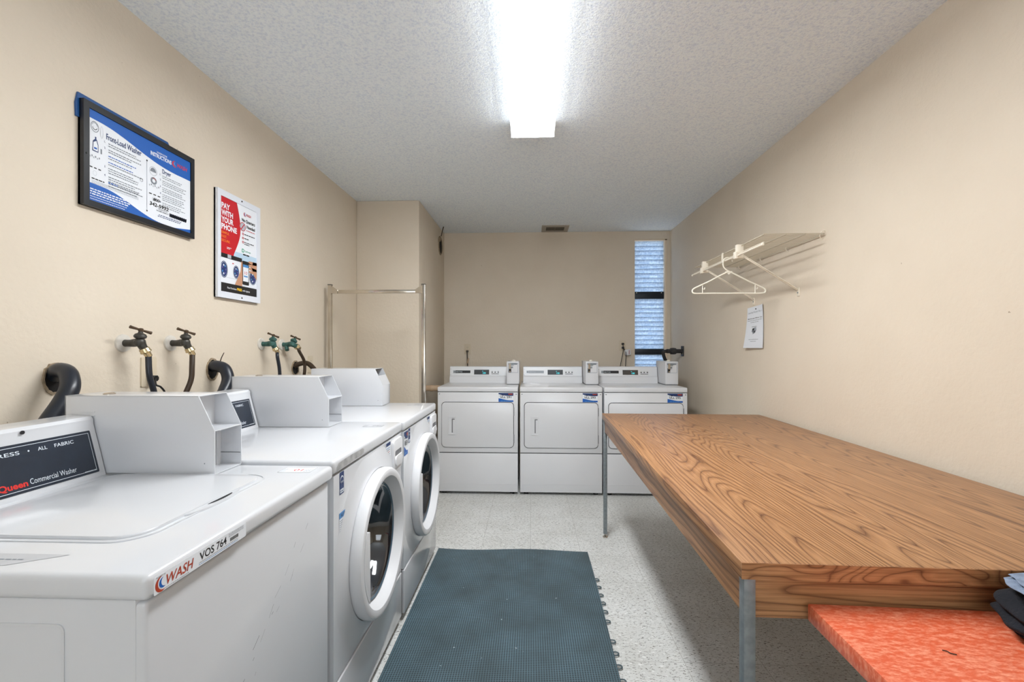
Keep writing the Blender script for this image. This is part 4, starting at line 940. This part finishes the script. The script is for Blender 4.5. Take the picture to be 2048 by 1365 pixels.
poster_pay()

# ------------------------------------------------------------------ taps, hoses, holes on the left wall
def spigot(py, pz, label, patina, second=False):
    r = thing('hose_tap', label, 'tap', (XL, py, pz), 'hose taps on the left wall')
    body = M_VERD if patina else M_BRONZE
    b = MB(); b.lathe([(0.033, 0), (0.0315, 0.006), (0.020, 0.0085), (0.010, 0.010)], (XL, py, pz), (1, 0, 0), M_CAULK, 28); b.build('escutcheon', r)
    b = MB(); c = V3((XL+0.068, py-0.004, pz+0.004))
    b.tube([(XL+0.004, py, pz), (XL+0.035, py, pz), c], lambda t: 0.0138-0.0012*math.sin(t*6), body, 16, 6)
    ax = V3((0.10, 0.0, 1)).normalized() if not second else V3((0.25, 0.55, 1)).normalized()
    b.lathe([(0.004, -0.018), (0.015, -0.013), (0.0185, 0.0), (0.016, 0.008), (0.0125, 0.012), (0.0185, 0.016), (0.0200, 0.022), (0.016, 0.029), (0.008, 0.033), (0.0065, 0.040)], c, ax, body, 24)
    out = (V3((0.30, 0.42, -1)).normalized() if not second else V3((0.4, 1.0, -0.55)).normalized())
    e = c+out*0.030
    b.tube([c+V3((0.004, 0, -0.004)), c+out*0.018, e], lambda t: 0.0150-0.0025*t, body, 16, 4); b.build('tap_body', r)
    if second:
        b = MB(); b.tube([V3((XL+0.030, py, pz)), V3((XL+0.034, py-0.003, pz-0.020)), V3((XL+0.040, py-0.010, pz-0.034))], 0.0115, body, 14, 3); b.build('side_port', r)
    top = c+ax*0.044
    b = MB(); b.cyl(c+ax*0.034, top+ax*0.004, 0.0048, M_HANDLE, 12)
    hd = V3((0.25, 0.95, -0.28)).normalized()
    b.lathe([(0, -0.006), (0.0075, -0.005), (0.0085, 0), (0.0075, 0.005), (0.003, 0.007), (0, 0.007)], top, ax, M_HANDLE, 16)
    for sgn in (-1, 1): b.tube([top, top+hd*sgn*0.014, top+hd*sgn*0.028, top+hd*sgn*0.037], lambda t: 0.0034+0.0026*t, M_HANDLE, 12, 4)
    b.build('tap_handle', r)
    return e, out
def hose(e, out, pts, m, label, r=0.0100):
    t = thing('water_hose', label, 'hose', tuple(e), 'water hoses from the wall taps')
    b = MB(); b.lathe([(0, 0), (0.0155, 0), (0.0168, 0.003), (0.0168, 0.010), (0.0182, 0.012), (0.0182, 0.016), (0.0118, 0.019), (0.0112, 0.034), (0.0098, 0.035)], e-out*0.004, out, M_BRASS, 14); b.build('coupling', t)
    b = MB(); b.tube([e+out*0.025]+[V3(p) for p in pts], r, m, 14, 8); b.build('hose_line', t)
XH = -1.395
e, o_ = spigot(1.600, 1.265, 'dark bronze tap on the wall, closest to the camera, feeding a black hose', False)
hose(e, o_, [at(299, 752, X=XH), at(308, 785, X=XH), at(312, 820, X=XH), at(313, 870, X=XH-0.01)], M_RUBBER, 'black water hose dropping straight down from the nearest wall tap')
e, o_ = spigot(1.818, 1.267, 'dark bronze tap on the wall above the middle washer feeding a brown hose', False)
hose(e, o_, [at(384, 735, X=XH), at(382, 760, X=XH), at(370, 790, X=XH-0.01), at(352, 830, X=XH-0.02)], M_BROWNHOSE, 'dark brown water hose bowing outwards below the second tap')
e, o_ = spigot(2.452, 1.268, 'green-stained tap with wall flange, left one of the two patinated taps', True)
hose(e, o_, [at(555, 715, X=XH), at(559, 740, X=XH), at(560, 775, X=XH), at(560, 820, X=XH)], M_RUBBER, 'black water hose hanging from the left green-stained tap', 0.0092)
e, o_ = spigot(2.659, 1.266, 'green-stained tap tilted sideways, right one of the two patinated taps', True, True)
hose(e, o_, [at(598, 702, X=XH), at(608, 722, X=XH), at(609, 745, X=XH), at(603, 775, X=XH-0.02)], M_BROWNHOSE, 'dark brown water hose arching down from the tilted green tap', 0.0092)

def wall_hole(py, pz, ry, rz, label, seed):
    rg = random.Random(seed); t = thing('wall_hole', label, 'hole', (XL, py, pz)); F = Frame((XL, py, pz), (0, 1, 0), (0, 0, 1))
    out = []; inn = []
    for i in range(28):
        a = 2*math.pi*i/28; k = 1+rg.uniform(-0.05, 0.05); out.append((ry*1.06*k*math.cos(a), rz*1.06*k*math.sin(a))); k2 = 1+rg.uniform(-0.05, 0.05); inn.append((ry*0.9*k2*math.cos(a), rz*0.9*k2*math.sin(a)))
    b = MB(); b.ringprism(out, inn, F, 0.0, 0.005, M_PLASTER); b.build('broken_rim', t)
    b = MB(); b.poly(inn, F, 0.0008, M_HOLE); b.build('cavity', t)
wall_hole(1.362, 1.152, 0.036, 0.047, 'ragged dark hole in the wall where the nearest black drain hose enters', 1)
wall_hole(2.066, 1.147, 0.038, 0.049, 'round dark hole in the wall where the zip-tied drain hose enters', 2)
wall_hole(2.815, 1.118, 0.040, 0.045, 'broken dark hole in the wall below the tilted green tap', 3)
t = thing('drain_hose', 'thick black drain hose curving out of the wall hole nearest the camera', 'hose', (XL, 1.36, 1.15), 'drain hoses on the left wall')
b = MB(); b.tube([(XL+0.002, 1.362, 1.160), at(118, 741, X=-1.455), at(136, 748, X=-1.415), at(140, 775, X=-1.385), at(125, 805, X=-1.38), at(96, 845, X=-1.38), at(65, 890, X=-1.38)], lambda q: 0.0215+0.003*math.sin(q*3), M_RUBBER, 20, 8); b.build('hose_line', t)
t = thing('drain_hose', 'thick black drain hose with a zip tie, between the near taps and green taps', 'hose', (XL, 2.07, 1.145), 'drain hoses on the left wall')
b = MB(); b.tube([(XL+0.002, 2.065, 1.160), at(432, 732, X=-1.455), at(449, 738, X=-1.415), at(456, 758, X=-1.39), at(449, 780, X=-1.38), at(436, 805, X=-1.38)], lambda q: 0.0235+0.002*math.sin(q*3), M_RUBBER, 20, 8); b.build('hose_line', t)
b = MB(); p = at(440, 723, X=-1.435); b.tube([p+V3((0, 0, -0.006)), at(443, 716, X=-1.43), at(448, 706, X=-1.43)], lambda q: 0.0024-0.0006*q, M_BROWNHOSE, 8, 4)
pc = at(439, 734, X=-1.437); b.tube([pc+V3((0.006*math.sin(a)*0, 0.0255*math.cos(a)*0.45, 0.0255*math.sin(a)))+V3((0.022*math.cos(a), 0, 0)) for a in [2*math.pi*i/16 for i in range(17)]], 0.0014, M_BLACK, 6, 1); b.build('zip_tie', t)
t = thing('drain_hose', 'dark brown drain hose looping sideways behind the far washer coin box', 'hose', (XL, 2.815, 1.12), 'drain hoses on the left wall')
b = MB(); b.tube([(XL+0.003, 2.800, 1.130), at(600, 728, X=-1.45), at(614, 727, X=-1.41), at(625, 735, X=-1.37), at(632, 748, X=-1.34), at(634, 775, X=-1.33)], 0.0150, M_BROWNHOSE, 16, 8); b.build('hose_line', t)

# outlets
def outlet(fr, label, name='wall_outlet'):
    t = thing(name, label, 'outlet', tuple(fr.O), None)
    b = MB(); b.prism(rrect(-0.035, -0.057, 0.035, 0.057, 0.004), fr, 0, 0.005, M_PLATE, bev=0.002); b.build('cover_plate', t)
    b = MB()
    for dz in (-0.020, 0.020):
        b.prism(rrect(-0.016, dz-0.014, 0.016, dz+0.014, 0.008), fr, 0.005, 0.0065, M_PLATE)
        for dx in (-0.006, 0.006): b.rect(dx-0.001, dz-0.002, dx+0.001, dz+0.007, fr, 0.0067, M_INK)
        b.disc(0, dz-0.008, 0.002, fr, 0.0067, M_INK)
    b.build('socket', t); return t
def cord(fr, dz, pts, owner, m=M_BLACK, r=0.0036):
    b = MB(); b.tube([fr.p(0, dz, 0.030)]+[V3(p) for p in pts], r, m, 10, 8); c = b.build('power_cord', owner, label='black power cord')
    b = MB(); b.prism(rrect(-0.012, dz-0.011, 0.012, dz+0.011, 0.005), fr, 0.007, 0.034, m, bev=0.004); b.build('plug', c)
fl = Frame((XL, 1.710, 1.155), (0, 1, 0), (0, 0, 1))
outlet(fl, 'ivory outlet plate behind the nearest black water hose')
cord(fl, -0.026, [at(312, 770, X=-1.43), at(322, 775, X=-1.42), at(331, 790, X=-1.42), at(336, 830, X=-1.43)], w1)
outlet(Frame((XL, 3.01, 1.135), (0, 1, 0), (0, 0, 1)), 'pale outlet plate low on the left wall behind the brown drain hose')
fb = Frame((-0.688, YB, 1.228), (1, 0, 0), (0, 0, 1))
outlet(fb, 'ivory outlet on the back wall above the leftmost dryer')
cord(fb, -0.022, [at(935, 722, Y=4.90), at(936, 745, Y=4.88), at(934, 775, Y=4.86)], D1, M_BROWNHOSE, 0.006)
b = MB(); b.tube([at(937, 717, Y=4.893), at(935, 727, Y=4.885)], 0.009, mat('tan cord tag', rgb(186, 160, 134), 0.6), 8, 1); tag(b.build('cord_tag', origin=tuple(at(936, 720, Y=4.89))), 'tan paper tag wrapped around the cord above the leftmost dryer', 'tag')
fb = Frame((0.991, YB, 1.266), (1, 0, 0), (0, 0, 1))
outlet(fb, 'ivory outlet on the back wall just left of the louvered window')
cord(fb, 0.020, [at(1246, 704, Y=4.90), at(1241, 730, Y=4.88), at(1235, 760, Y=4.85)], D3)
cord(fb, -0.020, [at(1252, 706, Y=4.90), at(1251, 730, Y=4.88), at(1250, 760, Y=4.85)], D3)
t = thing('power_adapter', 'small white plug-in adapter with red mark beside the window outlet', 'adapter', tuple(at(1257, 705, Y=4.90)))
b = MB(); c = at(1256, 705, Y=4.915); b.box(c.x-0.032, c.x+0.026, 4.90, 4.945, c.z-0.032, c.z+0.030, M_WHITE2, bev=0.004, rot=Matrix.Rotation(-0.12, 3, 'Y'), piv=c)
b.build('adapter_body', t)
b = MB(); b.box(c.x+0.006, c.x+0.011, 4.898, 4.901, c.z-0.022, c.z+0.022, M_RUST); b.build('red_mark', t)

# hole and dangling wire high on the pillar side
t = thing('vent_hole', 'round dark vent opening high on the side of the pillar', 'hole', (-0.945, 4.72, 2.31))
b = MB(); F = Frame((-0.945, 4.72, 2.312), (0, 1, 0), (0, 0, 1))
b.lathe([(0.098, 0.0), (0.098, 0.004), (0.090, 0.010), (0.086, 0.010), (0.084, 0.001)], F.O, (1, 0, 0), mat('grimy pipe rim', rgb(150, 134, 110), 0.7, noise=(40, 0.3)), 32, ref=(0, 1, 0)); b.build('pipe_rim', t)
b = MB(); b.disc(0, 0, 0.086, F, 0.003, M_HOLE, seg=32); b.build('cavity', t)
b = MB(); b.prism([(-0.11, 0.06), (-0.03, 0.085), (0.0, 0.07), (-0.05, 0.03), (-0.10, 0.02)], F, 0.008, 0.014, M_PLASTER); b.build('torn_flap', t)
b = MB(); b.tube([(-0.90, 4.68, 2.499), (-0.91, 4.675, 2.46), (-0.925, 4.68, 2.40)], 0.005, M_BROWNHOSE, 8, 4)
tag(b.build('dangling_wire', origin=(-0.90, 4.68, 2.5)), 'short brown wire hanging from the ceiling above the pillar vent hole', 'wire')

# pipe stub by the window on the right wall
t = thing('wall_pipe', 'dark grey pipe stub poking from the right wall beside the window', 'pipe', (1.5, 4.54, 1.21))
M_DPIPE = mat('dark grey pipe', rgb(58, 58, 62), 0.5, 0.2, noise=(40, 0.25))
e0 = V3((XR, 4.545, 1.212)); e1 = V3((XR-0.17, 4.50, 1.212))
b = MB(); b.tube([e0, e0+(e1-e0)*0.5, e1], 0.021, M_DPIPE, 18, 3); b.lathe([(0.022, -0.028), (0.031, -0.024), (0.033, 0), (0.031, 0.024), (0.022, 0.028)], e0+(e1-e0)*0.62, e1-e0, M_DPIPE, 20); b.build('pipe_body', t)
b = MB(); b.tube([e1+V3((-0.005, 0, 0)), e1+V3((-0.035, 0, -0.012)), e1+V3((-0.020, 0, -0.075)), e1+V3((0.0, 0.0, -0.105))], 0.016, M_BLACK, 14, 5); b.build('bent_outlet', t)
b = MB(); b.ringprism(rrect(-0.030, -0.050, 0.030, 0.050, 0.006), rrect(-0.021, -0.032, 0.021, 0.032, 0.010), Frame(e0, (0, -1, 0), (0, 0, 1)), 0.0, 0.010, M_DPIPE); b.build('wall_plate', t)

# ------------------------------------------------------------------ garment rack
rk = thing('garment_rack', 'chrome square-tube garment rack standing behind the washers by the pillar', 'clothes rack', (-1.09, 3.2, 0))
yl = 3.2
for x in (-1.432, -0.758):
    b = MB(); b.box(x-0.0125, x+0.0125, yl-0.0125, yl+0.0125, 0.03, 1.695, M_CHROME, bev=0.0015)
    p = b.build('post', rk)
    b = MB(); b.box(x-0.014, x+0.014, yl-0.014, yl+0.014, 1.695, 1.699, M_BRONZE); b.build('post_cap', p)
    b = MB(); b.box(x-0.016, x+0.016, yl-0.25, yl+0.25, 0.03, 0.055, M_CHROME, bev=0.002); bs = b.build('base_rail', rk)
    for dy in (-0.23, 0.23):
        b = MB(); b.lathe([(0, -0.01), (0.024, -0.01), (0.026, 0), (0.024, 0.01), (0, 0.01)], (x, yl+dy, 0.026), (1, 0, 0), M_BLACK, 16); b.build('caster', bs)
b = MB(); b.box(-1.42, -0.77, yl-0.010, yl+0.010, 1.634, 1.659, M_CHROME, bev=0.0015); b.build('hanging_bar', rk)
for x, sg in ((-1.42, 1), (-0.77, -1)):
    b = MB(); b.prism([(x, 1.634), (x, 1.682), (x+sg*0.012, 1.682), (x+sg*0.045, 1.659), (x+sg*0.045, 1.634)], Frame((0, yl-0.0105, 0), (1, 0, 0), (0, 0, 1)), 0, 0.003, M_CHROME); b.build('corner_bracket', rk)

# ------------------------------------------------------------------ wire shelf, hanger, notice on the right wall
ws = thing('wire_shelf', 'white coated wire shelf with hang rod bracketed high on the right wall', 'shelf', (XR, 2.86, 1.82))
ya, yb_, xf_ = 2.37, 3.35, 1.19
zsh = 1.825
b = MB()
for x in (XR-0.012, 1.395, 1.30, xf_): b.tube([(x, ya, zsh), (x, yb_, zsh)], 0.0032, M_WIRE, 8, 1)
b.tube([(xf_-0.004, ya-0.006, zsh-0.040), (xf_-0.004, yb_+0.006, zsh-0.040)], 0.0030, M_IVORY, 8, 1)
n = 58
for i in range(n+1):
    y = ya+(yb_-ya)*i/n; b.tube([(XR-0.010, y, zsh+0.004), (xf_, y, zsh+0.004), (xf_-0.004, y, zsh-0.002)], 0.0015, M_WIRE, 6, 1)
b.build('wire_deck', ws)
b = MB(); xr_, zr_ = 1.168, 1.768
b.tube([(xr_, ya-0.03, zr_), (xr_, yb_-0.02, zr_)], 0.0055, M_IVORY, 10, 1)
for y in (ya-0.03, yb_-0.02): b.lathe([(0, -0.006), (0.006, -0.005), (0.008, 0), (0.006, 0.005), (0, 0.006)], (xr_, y, zr_), (0, 1, 0), M_IVORY, 12)
b.build('hang_rod', ws)
for y in (2.63, 2.86, 3.14):
    b = MB()
    if y != 2.86:
        b.box(xr_-0.004, xf_+0.012, y-0.012, y+0.012, zr_-0.014, zsh+0.006, M_IVORY, bev=0.002)
        b.box(xr_-0.016, xr_-0.002, y-0.020, y+0.010, zr_-0.018, zr_+0.022, M_IVORY, bev=0.003)
    else: b.box(xf_-0.010, xf_-0.002, y-0.006, y+0.006, zr_-0.006, zsh+0.006, M_IVORY, bev=0.001)
    b.build('rod_hanger', ws)
for y in (2.63, 3.14):
    b = MB(); p0 = V3((xf_+0.004, y, zr_+0.006)); p1 = V3((XR-0.006, y-0.02, 1.572))
    b.bar(p0, p1, 0.012, 0.008, M_IVORY, up=(0, 1, 0), bev=0.001); b.bar(p0+V3((0, -0.005, 0)), p1+V3((0, -0.005, 0)), 0.003, 0.012, M_IVORY, up=(0, 1, 0)); br_ = b.build('support_brace', ws)
    b = MB(); b.box(XR-0.006, XR, y-0.034, y-0.012, 1.535, 1.585, M_IVORY, bev=0.002); b.cyl((XR-0.006, y-0.023, 1.555), (XR-0.009, y-0.023, 1.555), 0.004, M_STEEL, 10); b.build('wall_foot', br_)
for y in (2.39, 2.70, 3.0, 3.3):
    b = MB(); b.tube([(XR-0.001, y-0.01, zsh+0.018), (XR-0.014, y-0.01, zsh+0.018), (XR-0.020, y, zsh+0.004), (XR-0.014, y+0.008, zsh-0.012), (XR-0.001, y+0.008, zsh-0.020)], 0.0024, M_IVORY, 8, 3); b.build('wall_clip', ws)

yh = 2.78
hg = thing('clothes_hanger', 'cream plastic clothes hanger hooked on the wire shelf rod', 'hanger', (xr_, yh, zr_))
zb = zr_-0.190; xc = xr_+0.020
b = MB(); r0 = 0.0042
hk = [(xc+0.002, yh, zb+0.150), (xc-0.014, yh, zb+0.170), (xc-0.0155, yh, zb+0.200), (xc-0.015, yh, zb+0.222), (xr_+0.001, yh, zr_+0.014+0.031), (xr_+0.020, yh, zr_+0.030), (xr_+0.024, yh, zr_+0.012)]
hk = [(xc, yh, zb+0.128), (xc-0.016, yh, zb+0.138), (xc-0.031, yh, zb+0.156), (xc-0.034, yh, zb+0.180), (xc-0.034, yh, zr_-0.005), (xc-0.024, yh, zr_+0.014), (xc-0.004, yh, zr_+0.020), (xc+0.016, yh, zr_+0.012), (xc+0.022, yh, zr_-0.004)]
b.tube(hk, 0.0036, M_CREAM, 10, 6); b.build('hook', hg)
b = MB(); fr = [(xc, yh, zb+0.128), (xc+0.06, yh, zb+0.098), (xc+0.12, yh, zb+0.066), (xc+0.185, yh, zb+0.036), (xc+0.212, yh, zb+0.020), (xc+0.214, yh, zb+0.004), (xc+0.196, yh, zb-0.004), (xc+0.10, yh, zb-0.004), (xc, yh, zb-0.004)]
fl_ = [(2*xc-p[0], p[1], p[2]) for p in fr[::-1]]
b.tube(fr+fl_[1:], r0, M_CREAM, 10, 5)
b.prism([(xc-0.024, zb+0.128), (xc+0.024, zb+0.128), (xc, zb+0.108)], Frame((0, yh+0.002, 0), (1, 0, 0), (0, 0, 1)), 0, 0.004, M_CREAM); b.build('hanger_frame', hg)
for s_ in (-1, 1):
    b = MB(); x = xc+s_*0.155; b.tube([(x, yh, zb-0.004), (x, yh, zb+0.050)], 0.0024, M_CREAM, 8, 1); b.tube([(x, yh, zb+0.026), (x+0.008, yh, zb+0.020), (x+0.013, yh, zb+0.024), (x+0.013, yh, zb+0.032)], 0.0020, M_CREAM, 8, 3); b.build('strap_hook', hg)

# paper notice
t = thing('paper_notice', 'curling white paper notice pinned to the right wall below the shelf', 'notice', (XR, 3.09, 1.38))
b = MB(); ny_, nz_ = 10, 14; ya_, yb2, za, zb2 = 3.205, 2.985, 1.245, 1.530
def paper_pt(s, q, n=0.0):     # s 0..1 from far edge to near edge, q 0..1 from bottom to top
    y = ya_+(yb2-ya_)*s+0.018*(1-s)*(1-q)**2; z = za+(zb2-za)*q-0.012*(1-s)*q
    lift = 0.003+0.022*(1-q)**1.6*(0.35+0.65*(1-s))+0.010*max(0, s-0.85)/0.15*(q**3)
    return V3((XR-lift-n, y, z))
vs = [paper_pt(i/ny_, j/nz_) for j in range(nz_+1) for i in range(ny_+1)]; fs = [[j*(ny_+1)+i, j*(ny_+1)+i+1, (j+1)*(ny_+1)+i+1, (j+1)*(ny_+1)+i] for j in range(nz_) for i in range(ny_)]
b.add(vs, fs, M_PAPER)
vs = [paper_pt(i/ny_, j/nz_, -0.0004) for j in range(nz_+1) for i in range(ny_+1)]; b.add(vs, [f[::-1] for f in fs], M_PAPER)
class Curl:
    def p(s, x, y, n=0): return paper_pt(x, y, 0.0006+n)
C_ = Curl()
b.text('Laundry Room Hours', 0.07, 0.845, 0.042, C_, 0, M_GREY, width=0.86)
b.text('Machines open 7:00 am - 9 pm', 0.07, 0.705, 0.026, C_, 0, M_INK, width=0.86, bold=0.02)
b.text('Please be courteous and clean', 0.07, 0.660, 0.022, C_, 0, M_INK, width=0.84); b.text('up after yourself', 0.26, 0.615, 0.022, C_, 0, M_INK, width=0.45)
b.text('RULES', 0.36, 0.500, 0.024, C_, 0, M_INK, width=0.26)
b.poly([(0.36, 0.40), (0.44, 0.36), (0.42, 0.33), (0.56, 0.36), (0.62, 0.43), (0.60, 0.49), (0.50, 0.485), (0.40, 0.47)], C_, 0, M_GREY); b.disc(0.44, 0.445, 0.05, C_, 0.0003, M_INK, ry=0.028); b.disc(0.56, 0.45, 0.04, C_, 0.0003, M_LGREY, ry=0.022); b.disc(0.52, 0.39, 0.05, C_, 0.0003, M_INK, ry=0.015)
b.words(0.24, 0.20, 0.52, 0.011, C_, 0, M_GREY, random.Random(2)); b.words(0.34, 0.155, 0.30, 0.011, C_, 0, M_GREY, random.Random(6))
b.build('sheet', t)
b = MB(); b.lathe([(0, 0.006), (0.003, 0.005), (0.004, 0)], (XR-0.003, 3.085, 1.505), (-1, 0, 0), M_INK, 10); b.build('pin', t)
